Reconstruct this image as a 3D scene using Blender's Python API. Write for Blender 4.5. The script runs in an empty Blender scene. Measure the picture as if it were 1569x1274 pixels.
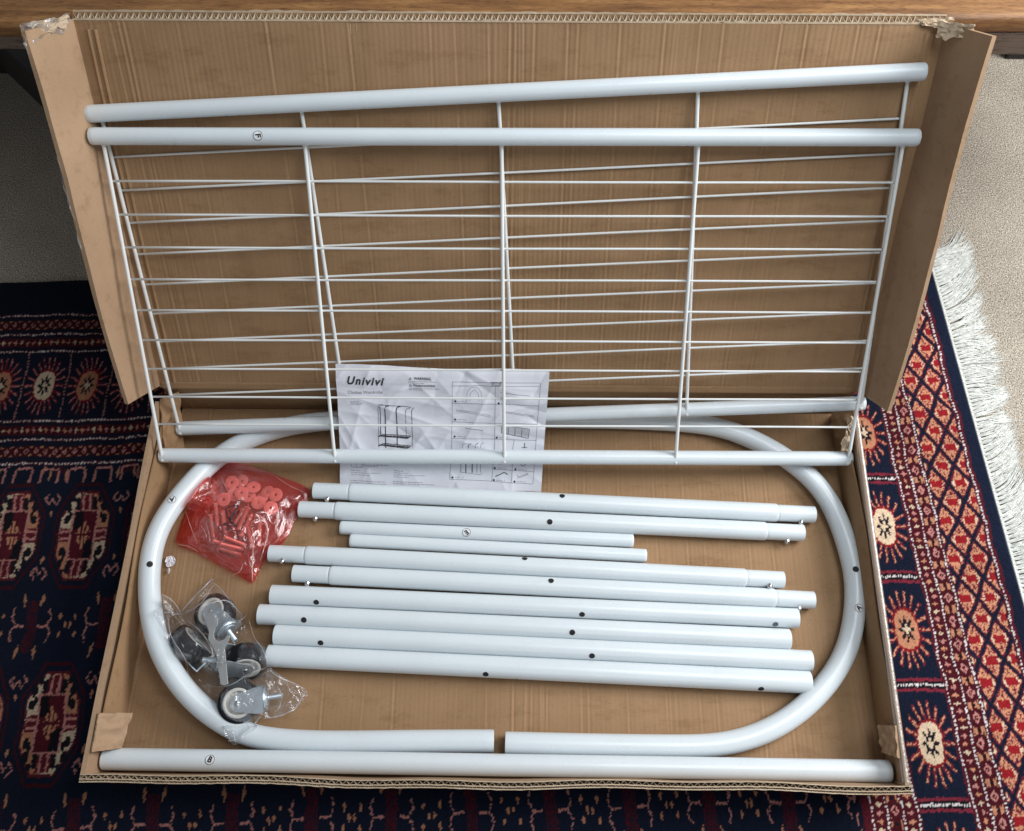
import bpy, bmesh, math, random
import numpy as np
from mathutils import Vector, Matrix, noise
random.seed(7); rng = np.random.RandomState(7)
sc = bpy.context.scene

# ------------------------------------------------------------------ camera, world, lamps, exposure
CAM = np.array([0.5771, -0.0922, 1.3803])
ROT = np.array([[0.9999, -0.0081, 0.0067], [0.0101, 0.914, -0.4057], [-0.0028, 0.4057, 0.914]])
FPX, CX, CY = 1325.0, 784.5, 637.0
cd = bpy.data.cameras.new('camera'); cam = bpy.data.objects.new('camera', cd)
sc.collection.objects.link(cam); sc.camera = cam
cam.matrix_world = Matrix([list(ROT[i]) + [CAM[i]] for i in range(3)] + [[0, 0, 0, 1]])
cam.rotation_mode = 'QUATERNION'; cam.rotation_quaternion = Matrix(ROT.tolist()).to_quaternion(); cam.location = CAM.tolist()
cd.sensor_width = 36; cd.lens = 36 * FPX / 1569; cd.clip_start = 0.02; cd.clip_end = 60

w = bpy.data.worlds.new('World'); sc.world = w; w.use_nodes = True
bg = w.node_tree.nodes['Background']
bg.inputs[0].default_value = (0.90, 0.94, 1.0, 1); bg.inputs[1].default_value = 0.23

def area(name, loc, target, sx, sy, power, col):
    l = bpy.data.lights.new(name, 'AREA'); l.shape = 'RECTANGLE'; l.size = sx; l.size_y = sy; l.energy = power; l.color = col
    o = bpy.data.objects.new(name, l); sc.collection.objects.link(o); o.location = loc
    o.rotation_euler = (Vector(target) - Vector(loc)).to_track_quat('-Z', 'Y').to_euler()
    return o
area('window_light', (2.45, 0.82, 1.40), (0.9, 0.35, 0.0), 1.1, 1.0, 56, (0.98, 0.985, 1.0))
area('overhead_fill', (1.35, 0.45, 2.35), (0.85, 0.30, 0.0), 1.1, 0.8, 18, (0.88, 0.95, 1.0))  # added fill from above, lights the floor more than the leaning lid
area('rear_window_light', (0.9, -1.8, 1.9), (0.7, 0.1, 0.1), 1.3, 1.0, 6, (0.84, 0.92, 1.0))
sc.view_settings.view_transform = 'Standard'; sc.view_settings.look = 'None'
sc.view_settings.exposure = 0.1; sc.view_settings.gamma = 1

def unp(u, z):
    """point of the plane z = const seen at photograph pixel u"""
    d = ROT @ np.array([(u[0] - CX) / FPX, -(u[1] - CY) / FPX, -1.0]); s = (z - CAM[2]) / d[2]
    return CAM + d * s
TILT, HB, YB = math.radians(34.98), 0.0982, 0.5215
LN = np.array([0, -math.cos(TILT), math.sin(TILT)]); LU = np.array([0, math.sin(TILT), math.cos(TILT)])
def on_lid(u, off=0.0):
    P0 = np.array([0, YB, HB]) + LN * off
    d = ROT @ np.array([(u[0] - CX) / FPX, -(u[1] - CY) / FPX, -1.0]); s = ((P0 - CAM) @ LN) / (d @ LN)
    return CAM + d * s
def depth_scale(P):                     # metres per photograph pixel at P
    q = (np.array(P) - CAM) @ ROT
    return -q[2] / FPX

# ------------------------------------------------------------------ mesh helpers
class MB:
    def __init__(s): s.v = []; s.f = []
    def add(s, vs, fs):
        b = len(s.v); s.v.extend([tuple(map(float, p)) for p in vs]); s.f.extend([tuple(b + i for i in f) for f in fs])
    def grid(s, P):                     # P[ny][nx] points
        ny, nx = len(P), len(P[0]); vs = [p for r in P for p in r]
        s.add(vs, [(j*nx+i, j*nx+i+1, (j+1)*nx+i+1, (j+1)*nx+i) for j in range(ny-1) for i in range(nx-1)])
    def box(s, a, b):
        x0, y0, z0 = a; x1, y1, z1 = b
        s.add([(x0,y0,z0),(x1,y0,z0),(x1,y1,z0),(x0,y1,z0),(x0,y0,z1),(x1,y0,z1),(x1,y1,z1),(x0,y1,z1)],
              [(3,2,1,0),(4,5,6,7),(0,1,5,4),(1,2,6,5),(2,3,7,6),(3,0,4,7)])
    def sweep(s, pts, radii, n=20, caps=True):
        pts = [np.array(p, float) for p in pts]; m = len(pts); rings = []
        if not hasattr(radii, '__len__'): radii = [radii]*m
        t0 = pts[1]-pts[0]; t0 = t0/np.linalg.norm(t0)
        up = np.array([0, 0, 1.0]) if abs(t0[2]) < .9 else np.array([0, 1.0, 0])
        a = np.cross(t0, up); a /= np.linalg.norm(a)
        for i in range(m):
            t = pts[min(i+1, m-1)] - pts[max(i-1, 0)]; t /= max(np.linalg.norm(t), 1e-12)
            a = a - t*(a@t); a /= np.linalg.norm(a); b = np.cross(t, a)
            rings.append([pts[i] + radii[i]*(math.cos(k*2*math.pi/n)*a + math.sin(k*2*math.pi/n)*b) for k in range(n)])
        vs = [p for r in rings for p in r]
        fs = [(i*n+k, i*n+(k+1) % n, (i+1)*n+(k+1) % n, (i+1)*n+k) for i in range(m-1) for k in range(n)]
        if caps: fs += [tuple(range(n))[::-1], tuple((m-1)*n+k for k in range(n))]
        s.add(vs, fs)
    def lathe(s, P0, axis, prof, n=24):  # prof: (distance along axis, radius)
        P0 = np.array(P0, float); axis = np.array(axis, float); axis /= np.linalg.norm(axis)
        up = np.array([0, 0, 1.0]) if abs(axis[2]) < .9 else np.array([0, 1.0, 0])
        a = np.cross(axis, up); a /= np.linalg.norm(a); b = np.cross(axis, a); m = len(prof)
        vs = [P0 + axis*d + r*(math.cos(k*2*math.pi/n)*a + math.sin(k*2*math.pi/n)*b) for d, r in prof for k in range(n)]
        s.add(vs, [(i*n+k, i*n+(k+1) % n, (i+1)*n+(k+1) % n, (i+1)*n+k) for i in range(m-1) for k in range(n)])
    def ball(s, c, r, n=12, m=8, sc_=(1, 1, 1)):
        c = np.array(c); vs = [c + r*np.array([math.sin(math.pi*j/m)*math.cos(2*math.pi*i/n)*sc_[0], math.sin(math.pi*j/m)*math.sin(2*math.pi*i/n)*sc_[1], math.cos(math.pi*j/m)*sc_[2]]) for j in range(m+1) for i in range(n)]
        s.add(vs, [(j*n+i, (j+1)*n+i, (j+1)*n+(i+1) % n, j*n+(i+1) % n) for j in range(m) for i in range(n)])
    def build(s, name, mat, parent=None, smooth=True, bevel=0, angle=None):
        off = parent_loc(parent)
        me = bpy.data.meshes.new(name)
        me.from_pydata([(p[0]-off[0], p[1]-off[1], p[2]-off[2]) for p in s.v], [], s.f); me.update()
        if smooth:
            me.shade_smooth() if angle is None else me.shade_smooth()
            if angle is not None and hasattr(me, 'set_sharp_from_angle'): me.set_sharp_from_angle(angle=math.radians(angle))
        me.materials.append(mat)
        o = bpy.data.objects.new(name, me); sc.collection.objects.link(o)
        if parent: o.parent = parent
        if bevel:
            md = o.modifiers.new('bevel', 'BEVEL'); md.width = bevel; md.segments = 2
        return o
LOC = {}
def parent_loc(p):
    return LOC.get(p.name, (0, 0, 0)) if p else (0, 0, 0)
def thing(name, label, cat, loc=(0, 0, 0), group=None, kind=None):
    o = bpy.data.objects.new(name, None); sc.collection.objects.link(o); o.location = tuple(map(float, loc)); o.empty_display_size = .02
    LOC[o.name] = tuple(map(float, loc)); return tag(o, label, cat, group, kind)
def tag(o, label=None, cat=None, group=None, kind=None):
    if label: o['label'] = label
    if cat: o['category'] = cat
    if group: o['group'] = group
    if kind: o['kind'] = kind
    return o
def sub(o, p):                          # sub-parts inherit the offset of their part
    LOC[o.name] = parent_loc(p); return o

# ------------------------------------------------------------------ materials
def mat(name, col, rough=.5, metal=0, coat=0, spec=.5):
    m = bpy.data.materials.new(name); m.use_nodes = True; b = m.node_tree.nodes['Principled BSDF']
    b.inputs['Base Color'].default_value = (*col, 1); b.inputs['Roughness'].default_value = rough
    b.inputs['Metallic'].default_value = metal; b.inputs['Coat Weight'].default_value = coat; b.inputs['Specular IOR Level'].default_value = spec
    return m
def N(m, t, **k):
    n = m.node_tree.nodes.new(t)
    for a, v in k.items():
        if hasattr(n, a): setattr(n, a, v)
        else: n.inputs[a.replace('_', ' ')].default_value = v
    return n
def L(m, a, b): m.node_tree.links.new(a, b)
def coords(m, scale):
    tc = N(m, 'ShaderNodeTexCoord'); mp = N(m, 'ShaderNodeMapping'); mp.inputs['Scale'].default_value = scale
    L(m, tc.outputs['Object'], mp.inputs['Vector']); return mp.outputs['Vector']
def noise_tex(m, scale, s=1.0, detail=3.0, rough=.5):
    n = N(m, 'ShaderNodeTexNoise'); n.inputs['Scale'].default_value = s; n.inputs['Detail'].default_value = detail; n.inputs['Roughness'].default_value = rough
    L(m, coords(m, scale), n.inputs['Vector']); return n.outputs['Fac']
def ramp(m, fac, stops):
    r = N(m, 'ShaderNodeValToRGB'); e = r.color_ramp.elements
    while len(e) < len(stops): e.new(.5)
    for k, (p, c) in enumerate(stops): e[k].position = p; e[k].color = (*c, 1)
    L(m, fac, r.inputs['Fac']); return r.outputs['Color']
def mixc(m, fac, a, b, mode='MULTIPLY'):
    x = N(m, 'ShaderNodeMix'); x.data_type = 'RGBA'; x.blend_type = mode
    if isinstance(fac, float): x.inputs[0].default_value = fac
    else: L(m, fac, x.inputs[0])
    L(m, a, x.inputs[6]); L(m, b, x.inputs[7]); return x.outputs[2]
def bump(m, h, strength, dist, prev=None):
    b = N(m, 'ShaderNodeBump'); b.inputs['Strength'].default_value = strength; b.inputs['Distance'].default_value = dist
    L(m, h, b.inputs['Height'])
    if prev: L(m, prev, b.inputs['Normal'])
    return b.outputs['Normal']
BS = lambda m: m.node_tree.nodes['Principled BSDF']

def cardboard(name, tint, fl=1.0):
    m = mat(name, tint, .82, spec=.25); b = BS(m)
    streak = noise_tex(m, (190, 4, 4), 1, 4, .6); cloud = noise_tex(m, (7, 7, 7), 1, 4, .55); fib = noise_tex(m, (900, 900, 900), 1, 2, .6); speck = noise_tex(m, (420, 420, 420), 1, 3, .7)
    t = np.array(tint)
    c = ramp(m, streak, [(.3, tuple(t*(1-.045*fl))), (.7, tuple(t*(1+.035*fl)))])
    c = mixc(m, 1.0, c, ramp(m, cloud, [(.3, (.86, .84, .80)), (.7, (1.06, 1.05, 1.05))]))
    c = mixc(m, 1.0, c, ramp(m, speck, [(.28, (.80, .78, .74)), (.42, (1, 1, 1)), (.75, (1.04, 1.04, 1.05))]))
    scuff = noise_tex(m, (14, 38, 38), 1, 7, .75); c = mixc(m, 1.0, c, ramp(m, scuff, [(.36, (.86, .83, .79)), (.47, (1, 1, 1)), (.66, (1.0, 1.0, 1.0)), (.74, (1.14, 1.14, 1.15))]))
    L(m, c, b.inputs['Base Color'])
    L(m, bump(m, fib, .35, .0004, bump(m, streak, .22, .0006)), b.inputs['Normal'])
    return m
CARD = cardboard('cardboard_inner', (.33, .202, .108))
CARD_PALE = cardboard('cardboard_flap', (.40, .265, .165), .6)
CARD_EDGE = cardboard('cardboard_edge', (.52, .41, .29), .4)
CARD_DARK = cardboard('cardboard_flute', (.36, .26, .17), .4)

def paint(name, col, rough=.34):
    m = mat(name, col, rough, coat=.25); b = BS(m); b.inputs['Coat Roughness'].default_value = .22
    n = noise_tex(m, (9, 9, 9), 1, 3, .5); c0_ = ramp(m, n, [(.3, tuple(np.array(col)*.94)), (.7, col)]); g_ = noise_tex(m, (35, 120, 120), 1, 8, .8)
    L(m, mixc(m, 1.0, c0_, ramp(m, g_, [(.27, (.80, .78, .74)), (.35, (1, 1, 1)), (.9, (1, 1, 1))])), b.inputs['Base Color'])
    r = noise_tex(m, (40, 40, 40), 1, 4, .6); mr = N(m, 'ShaderNodeMapRange'); mr.inputs[1].default_value = .3; mr.inputs[2].default_value = .7; mr.inputs[3].default_value = rough-.06; mr.inputs[4].default_value = rough+.1
    L(m, r, mr.inputs[0]); L(m, mr.outputs[0], b.inputs['Roughness'])
    L(m, bump(m, noise_tex(m, (600, 600, 600), 1, 2, .5), .06, .0003), b.inputs['Normal'])
    return m
WHITE = paint('white_painted_steel', (.685, .74, .765), .30)
WIREM = paint('white_coated_wire', (.76, .77, .75), .4)
CAPM = paint('white_end_cap', (.68, .71, .72), .45)
BLACK = mat('hole_shade_black', (.006, .006, .008), .7)
INK = mat('black_ink', (.02, .02, .025), .7)
GREYINK = mat('grey_ink', (.27, .27, .29), .8)
STICK = mat('sticker_paper', (.78, .79, .79), .6)
SCREWM = mat('bright_zinc_screw', (.82, .80, .80), .38, .6)
STEEL = mat('chromed_steel', (.62, .62, .63), .22, 1.0)
ZINC = mat('zinc_steel', (.60, .66, .70), .36, .85)
L(ZINC, bump(ZINC, noise_tex(ZINC, (90, 90, 90), 1, 3, .5), .15, .0004), BS(ZINC).inputs['Normal'])
RUBBER = mat('grey_black_rubber', (.008, .0082, .012), .55, spec=.18)
RIMM = mat('white_nylon_rim', (.70, .68, .62), .4)
WRENCHM = mat('grey_pressed_steel', (.42, .43, .42), .42, .55)
WASH = mat('white_plastic_washer', (.88, .84, .84), .5)
SCRAP = mat('torn_white_paper', (.80, .77, .80), .9)
PAPER = mat('thin_white_paper', (.74, .745, .80), .75, spec=.3)
L(PAPER, bump(PAPER, noise_tex(PAPER, (60, 60, 60), 1, 5, .6), .25, .0015), BS(PAPER).inputs['Normal'])

def film(name, tcol, dcol, dfac, gfac, rough=.09):
    m = bpy.data.materials.new(name); m.use_nodes = True; nt = m.node_tree; nt.nodes.remove(nt.nodes['Principled BSDF']); out = nt.nodes['Material Output']
    tr = N(m, 'ShaderNodeBsdfTransparent'); tr.inputs[0].default_value = (*tcol, 1)
    df = N(m, 'ShaderNodeBsdfTranslucent'); df.inputs[0].default_value = (*dcol, 1)
    d2 = N(m, 'ShaderNodeBsdfDiffuse'); d2.inputs[0].default_value = (*dcol, 1)
    gl = N(m, 'ShaderNodeBsdfGlossy'); gl.inputs[1].default_value = rough; gl.inputs[0].default_value = (1, 1, 1, 1)
    md = N(m, 'ShaderNodeMixShader'); md.inputs[0].default_value = .6; L(m, df.outputs[0], md.inputs[1]); L(m, d2.outputs[0], md.inputs[2])
    m1 = N(m, 'ShaderNodeMixShader'); m1.inputs[0].default_value = dfac; L(m, tr.outputs[0], m1.inputs[1]); L(m, md.outputs[0], m1.inputs[2])
    lw = N(m, 'ShaderNodeLayerWeight'); lw.inputs[0].default_value = .35
    mr = N(m, 'ShaderNodeMapRange'); mr.inputs[3].default_value = gfac; mr.inputs[4].default_value = min(1, gfac*5); L(m, lw.outputs['Facing'], mr.inputs[0])
    m2 = N(m, 'ShaderNodeMixShader'); L(m, mr.outputs[0], m2.inputs[0]); L(m, m1.outputs[0], m2.inputs[1]); L(m, gl.outputs[0], m2.inputs[2])
    L(m, m2.outputs[0], out.inputs['Surface'])
    nn = bump(m, noise_tex(m, (75, 75, 75), 1, 5, .65), .55, .003)
    for x in (gl, d2): L(m, nn, x.inputs['Normal'])
    return m
REDFILM = film('red_plastic_film', (.98, .47, .44), (.93, .19, .14), .17, .075)
CLEARFILM = film('clear_plastic_film', (.972, .975, .98), (.85, .87, .92), .022, .055, .05)
TAPE = film('clear_tape', (.93, .93, .92), (.7, .7, .7), .2, .1, .3)

def wood(name, stops, scale=(7, 75, 75)):
    m = mat(name, stops[1][1], .5, spec=.4); b = BS(m)
    g = noise_tex(m, scale, 1, 8, .65); fine = noise_tex(m, (scale[0]*9, scale[1]*9, scale[2]*9), 1, 5, .75); big = noise_tex(m, (2.5, 9, 9), 1, 3, .5)
    c = ramp(m, g, stops)
    c = mixc(m, 1.0, c, ramp(m, fine, [(.36, (.42, .36, .30)), (.48, (1, 1, 1)), (.8, (1.1, 1.08, 1.05))]))
    spk = noise_tex(m, (45, 170, 170), 1, 5, .8); c = mixc(m, 1.0, c, ramp(m, spk, [(.30, (.30, .24, .2)), (.40, (1, 1, 1)), (.9, (1, 1, 1))]))
    c = mixc(m, 1.0, c, ramp(m, big, [(.3, (.6, .55, .5)), (.7, (1.1, 1.1, 1.1))]))
    L(m, c, b.inputs['Base Color']); L(m, bump(m, fine, .5, .0008, bump(m, g, .4, .002)), b.inputs['Normal'])
    return m
OAK = wood('brown_oak', [(.3, (.12, .050, .017)), (.5, (.30, .145, .052)), (.72, (.48, .26, .10))])
OAKSIDE = wood('shaded_oak_edge', [(.3, (.10, .07, .055)), (.5, (.20, .15, .12)), (.72, (.30, .23, .19))], (4, 80, 40))  # greyer oak: shade of the face turned away is in the colour
BLACKWOOD = mat('black_stained_wood', (.012, .011, .011), .55)

# ------------------------------------------------------------------ the setting: carpet, rug, table
CARPET = mat('beige_loop_carpet', (.45, .42, .38), .95, spec=.1)
cb = BS(CARPET); n1 = noise_tex(CARPET, (400, 400, 400), 1, 3, .75); n2 = noise_tex(CARPET, (6, 6, 6), 1, 4, .6); vo = N(CARPET, 'ShaderNodeTexVoronoi'); vo.inputs['Scale'].default_value = 1; L(CARPET, coords(CARPET, (300, 300, 300)), vo.inputs['Vector'])
cc = ramp(CARPET, n1, [(.36, (.17, .14, .105)), (.5, (.48, .42, .335)), (.63, (.77, .70, .59))])
cc = mixc(CARPET, 1.0, cc, ramp(CARPET, n2, [(.3, (.86, .86, .86)), (.7, (1.08, 1.08, 1.08))]))
L(CARPET, cc, cb.inputs['Base Color'])
L(CARPET, bump(CARPET, n1, 1.0, .004, bump(CARPET, vo.outputs['Distance'], .8, .003)), cb.inputs['Normal'])
m = MB(); m.grid([[(x, y, 0) for x in np.linspace(-3, 4, 29)] for y in np.linspace(-2.5, 4, 27)])
tag(m.build('carpet', CARPET), kind='structure')

# --- rug: one quad per knot, the woven colours, partly darkened for shade, are a point attribute
RP0 = np.array([1.3545, .86]); RA = math.radians(2.6)
EU = np.array([-math.cos(RA), -math.sin(RA)]); EV = np.array([math.sin(RA), -math.cos(RA)])
def rug_xy(u, v): return RP0 + EU*u + EV*v
K = .0019
us = np.arange(0.004, 1.86, K); vs_ = np.arange(0.0, 1.13, K); U, V = np.meshgrid(us, vs_)
Uw = U + .0012*np.sin(V*41) + .0009*np.sin(V*97+U*13); Vw = V + .0016*np.sin(U*23+1) + .0008*np.sin(U*71)
NAVY = np.array([.0055, .0085, .020]); DRED = np.array([.095, .010, .018]); RED = np.array([.23, .010, .014]); PEACH = np.array([.47, .21, .12]); CREAM = np.array([.55, .42, .29]); PINK = np.array([.40, .17, .15]); WH = np.array([.55, .52, .50]); BLK = np.array([.007, .006, .009])
def soft(a, k):
    for _ in range(k): a = (a + np.roll(a, 1, 0) + np.roll(a, 1, 1) + np.roll(a, -1, 0) + np.roll(a, -1, 1))/5
    return a
Uw = Uw + .0042*soft(rng.rand(*U.shape)-.5, 1); Vw = Vw + .0050*soft(rng.rand(*U.shape)-.5, 1)
C = np.zeros(U.shape + (3,)); C[:] = NAVY
def put(mask, col): C[mask] = col
def fold(X, p, c=0.): return ((X - c + p/2) % p) - p/2
def vary(X, p, c=0.): return np.floor((X - c + p/2)/p)
r1 = rng.rand(*U.shape)
def dots(region, A, B, c, p=.0056):        # dotted line at A = c running along B
    d = A - c
    put(region & (np.abs(d) < .0030), DRED*.7)
    put(region & (np.abs(d) < .0014) & (np.abs(fold(B, p)) < p*.30), WH)
def crosses(region, A, B, c, p=.0105):
    put(region & (np.abs(A-c) < .009), DRED*.55)
    d = np.abs(A-c); e = np.abs(fold(B, p)); k = vary(B, p).astype(int) % 3
    msk = region & ((d + e*.9 < .0034) | ((d < .0009) & (e < .0036)) | ((e < .0009) & (d < .005)))
    for q, col in enumerate((PEACH*.9, CREAM*.9, PINK)): put(msk & (k == q), col)
def xband(region, A, B, c, p=.0165, hw=.0095):
    put(region & (np.abs(A-c) < hw), DRED*.5)
    d = (A-c)/hw; e = fold(B, p)/(p/2)
    r = np.abs(d)*1.15 + np.abs(e)*1.6
    put(region & (np.abs(d) < 1) & (r < .78) & (r > .42), PINK)
    put(region & (r < .16), PINK)
    put(region & (np.abs(d) > .42) & (np.abs(d) < .9) & (np.abs(e) > .62) & (np.abs(d) > 1.25-.75*np.abs(e)+.0), PEACH*.75)
    put(region & (np.abs(d) < .3) & (np.abs(e) > .9), BLK)
def star(region, DX, DY, rx, ry, alt, nr=10, ray=PINK):
    x = DX/rx; y = DY/ry; rho = np.hypot(x, y); th = np.arctan2(y, x)
    s = np.abs(np.sin(nr*th/1.0 + 0))*rho
    put(region & (rho > .50) & (rho < 1.0) & (s < .46), DRED*1.25)
    put(region & (rho > .54) & (rho < .97) & (s < .145) & (r1 > .12), ray)
    put(region & (rho > .86) & (rho < .97) & (s < .22), ray)
    ov = (np.abs(x)**2.6 + np.abs(y)**2.6)**(1/2.6)
    put(region & (ov < .54), RED*.8)
    put(region & (ov < .48) & (alt == 0), CREAM); put(region & (ov < .48) & (alt != 0), PEACH*.85)
    put(region & (rho < .26 + .09*np.cos(8*th)), BLK*1.4)
    put(region & ((np.abs(x) < .05) & (np.abs(y) < .13) | (np.abs(y) < .04) & (np.abs(x) < .16)), CREAM)
# field
G = .1145; GV = .292
field = (Uw > .326) & (Vw > .372) & (Vw < 1.4)
du = fold(Uw, G, 1.513); dv = fold(Vw, GV, .494)
x = du/.0385; y = dv/.071
octv = np.maximum(np.maximum(np.abs(x), np.abs(y)), (np.abs(x) + np.abs(y))*.70)
put(field & (octv < 1.25) & (octv > 1.18), DRED*.45)
quad = (x*y > 0)
put(field & (octv < 1.06), DRED)
put(field & (octv < 1.0) & quad, PEACH*.8); put(field & (octv < 1.0) & ~quad, CREAM*.9)
ax, ay = np.abs(x), np.abs(y)
def blob(cx_, cy_, rx, ry): return ((ax-cx_)/rx)**2 + ((ay-cy_)/ry)**2 < 1
for (bx, by, rx, ry) in [(.34, .78, .14, .13), (.74, .66, .12, .12), (.80, .38, .13, .11), (.30, .64, .2, .05), (.66, .46, .07, .10), (.55, .86, .09, .07)]:
    put(field & blob(bx, by, rx, ry), BLK*1.3)
put(field & (ax < .27) & (ay > .5) & (ay < .98), DRED); put(field & (np.abs(ax-.14) < .045) & (ay > .55) & (ay < .97), PINK)
put(field & (ay < .17) & (ax < .98) & (ax > .4), DRED); put(field & (np.abs(ay-.085) < .032) & (ax > .45) & (ax < .97), PINK)
put(field & (ax < .56) & (ay < .60), PINK); put(field & (ax < .48) & (ay < .565), DRED*.8)
put(field & (ax < .48) & (ay < .565) & (((x > .1) & (y < -.12) & (x*.9 - y < 1.0)) | ((x < -.1) & (y > .12) & (y-x*.9 < 1.0))), BLK)
dia = ax/.36 + ay/.36
put(field & (dia < 1) & (np.abs(fold(x, .17)) < .052) & (ay > .035), PEACH*.9)
# secondary crosses, half a step off both ways
d2 = fold(Uw, G, 1.456); v2 = fold(Vw, GV, .640); a2, b2 = np.abs(d2), np.abs(v2)
put(field & (a2 < .009) & (b2 < .040) & (np.abs(fold(Uw, .0038)) < .0011), DRED*.6)
put(field & (b2 < .0016) & (a2 > .011) & (a2 < .027), PINK*.95)
hexr = a2 - (.031 - .35*np.abs(b2-.014)); put(field & (np.abs(hexr) < .0015) & (b2 < .027) & (b2 > .002) & (np.abs(fold(Vw+Uw, .0055)) < .0020), PINK*.9)
put(field & (np.abs(a2 - (.013 + .1*(b2-.030))) < .0024*np.clip(1-np.abs(b2-.040)/.012, 0, 1)+.0004) & (np.abs(b2-.040) < .0105), PEACH*.72)
for (cx_, cy_) in ((.0535, .0), (.0455, .014), (.0455, -.0)):
    if (cx_, cy_) != (.0455, -.0): put(field & ((np.abs(a2-cx_)/.0026 + np.abs(b2-cy_)/.0062) < 1), PEACH*.75)
# little w motifs beside the guls
d3 = np.abs(fold(Uw, G, 1.456)); v3 = np.abs(fold(Vw, GV, .494)); wv = v3 - .060
for k, (p0, p1) in enumerate([((0, .004), (.006, -.007)), ((.006, -.007), (.0125, .003)), ((.0125, .003), (.007, .011))]):
    ex, ey = p1[0]-p0[0], p1[1]-p0[1]; l2 = ex*ex+ey*ey; t = np.clip(((d3-p0[0])*ex + (wv-p0[1])*ey)/l2, 0, 1)
    put(field & (np.hypot(d3-p0[0]-t*ex, wv-p0[1]-t*ey) < .0015) & (np.abs(fold(Vw*1.3+Uw, .0052)) < .0021), PINK*.85)
put(field & (d3/.0028 + np.abs(v3-.0395)/.006 < 1), PEACH*.75)
put(field & (np.abs(Uw-.326-.004) < .0012) & (np.abs(fold(Vw, .03)) < .009), PINK)
hang = field & (Vw < .392)
put(hang & (np.abs(fold(Uw, .045, .01)) < .013) & (np.abs(Vw-.3775) < .0018), PINK)
put(field & (Vw < .403) & (np.abs(np.abs(fold(Uw, .045, .01))-.014) < .002) & (Vw > .379), PINK*.8)
# back border
bk = (Uw > .322) & (Vw < .374)
crosses(bk, Vw, Uw, .134); crosses(bk, Vw, Uw, .3065)
xband(bk, Vw, Uw, .097); xband(bk, Vw, Uw, .346)
for c in (.077, .117, .152, .289, .324, .368): dots(bk, Vw, Uw, c)
sb = bk & (Vw > .156) & (Vw < .284)
put(sb & (np.abs(fold(Uw, .0762, 1.587)) < .0013) & (np.abs(fold(Vw, .0068)) < .0024), PINK*.8)
star(sb, fold(Uw, .0762, 1.625), Vw-.221, .0345, .058, vary(Uw, .0762, 1.625).astype(int) % 2)
# short end borders
en = (Uw < .322)
put(en & (Uw > .027) & (Uw < .165), DRED*.8)
dots(en, Uw, Vw, .0335); dots(en, Uw, Vw, .1125); dots(en, Uw, Vw, .1365); dots(en, Uw, Vw, .158)
xband(en, Uw, Vw, .1245, .036, .0095); 
put(en & (np.abs(np.abs(Uw-.1245)-.0042) < .0016) & (np.abs(fold(Vw, .036, .018)) < .0055), PEACH*.85)
crosses(en, Uw, Vw, .1473, .0115)
put(en & (Uw > .0375) & (Uw < .109), NAVY)
la = en & (Uw > .0385) & (Uw < .108)
A = (Uw-.0580)/.0199 + (Vw-.203)/.0320; B = (Uw-.0580)/.0199 - (Vw-.203)/.0320
a = ((A+1) % 2)-1; b = ((B+1) % 2)-1; lx = (a+b)/2; ly = (a-b)/2; mx = np.maximum(np.abs(a), np.abs(b))
put(la & (mx < .86), DRED); put(la & (mx < .76), PEACH)
put(la & (mx < .70) & (np.abs(lx) > .42), CREAM)
put(la & (mx < .76) & (r1 < .24), DRED*1.7)
put(la & (mx < .80) & (np.abs(np.abs(ly)-.45) < .12) & (np.abs(lx) < .05), DRED)
put(la & (np.abs(ly) < .17+.10*np.abs(lx)) & (np.abs(lx) < .46), RED)
pn = en & (Uw > .163) & (Uw < .238)
put(pn, NAVY)
star(pn, Uw-.1995, fold(Vw, .1665, .5285), .0365, .062, vary(Vw, .1665, .5285).astype(int) % 2, 9, PEACH)
bv = fold(Vw, .1665, .445)
put(pn & (np.abs(np.abs(bv)-.0075) < .0022), DRED*1.6); put(pn & (np.abs(bv) < .0052), BLK); put(pn & (np.abs(bv) < .0017) & (np.abs(fold(Uw, .0042)) < .0015), WH)
put(en & (Uw > .238), DRED*.6)
for c in (.2415, .2625, .2860, .3075): dots(en, Uw, Vw, c)
crosses(en, Uw, Vw, .252, .0115); xband(en, Uw, Vw, .2745, .034, .0088); crosses(en, Uw, Vw, .297, .0115)
put(Uw < .0265, NAVY*1.2); put(Vw < .070, NAVY*.8)
C[(Uw > .322)] *= .70  # field and back border darkened, dim light of the left side painted in
C *= (.80 + .42*rng.rand(*U.shape))[..., None]
gx = sum(np.sin(U*f1+V*f2+ph)*am for f1, f2, ph, am in [(19, 7, 0, .05), (5, 23, 2, .05), (61, -33, 1, .03), (-44, 90, 3, .03)])
C *= (1+gx)[..., None]; C = np.clip(C, .003, .95)
ny, nx = U.shape
XY = RP0 + EU*U[..., None] + EV*V[..., None]
Zr = .0095 + .0006*(rng.rand(ny, nx)-.5)*2 + .0006*np.sin(U*40+V*13)
Zr[:, :3] = np.array([.004, .007, .009]); Zr[:2, :] -= .004
co = np.concatenate([XY, Zr[..., None]], 2).reshape(-1, 3).astype(np.float32)
idx = np.arange(nx*ny).reshape(ny, nx)
fq = np.stack([idx[:-1, :-1], idx[1:, :-1], idx[1:, 1:], idx[:-1, 1:]], -1).reshape(-1, 4).astype(np.int32)
me = bpy.data.meshes.new('pile'); me.vertices.add(len(co)); me.vertices.foreach_set('co', co.ravel())
me.loops.add(fq.size); me.loops.foreach_set('vertex_index', fq.ravel()); me.polygons.add(len(fq)); me.polygons.foreach_set('loop_start', np.arange(0, fq.size, 4, dtype=np.int32))
me.update(calc_edges=True); me.shade_smooth()
at = me.attributes.new('weave', 'FLOAT_COLOR', 'POINT'); at.data.foreach_set('color', np.concatenate([C, np.ones((ny, nx, 1))], 2).reshape(-1).astype(np.float32))
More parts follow.
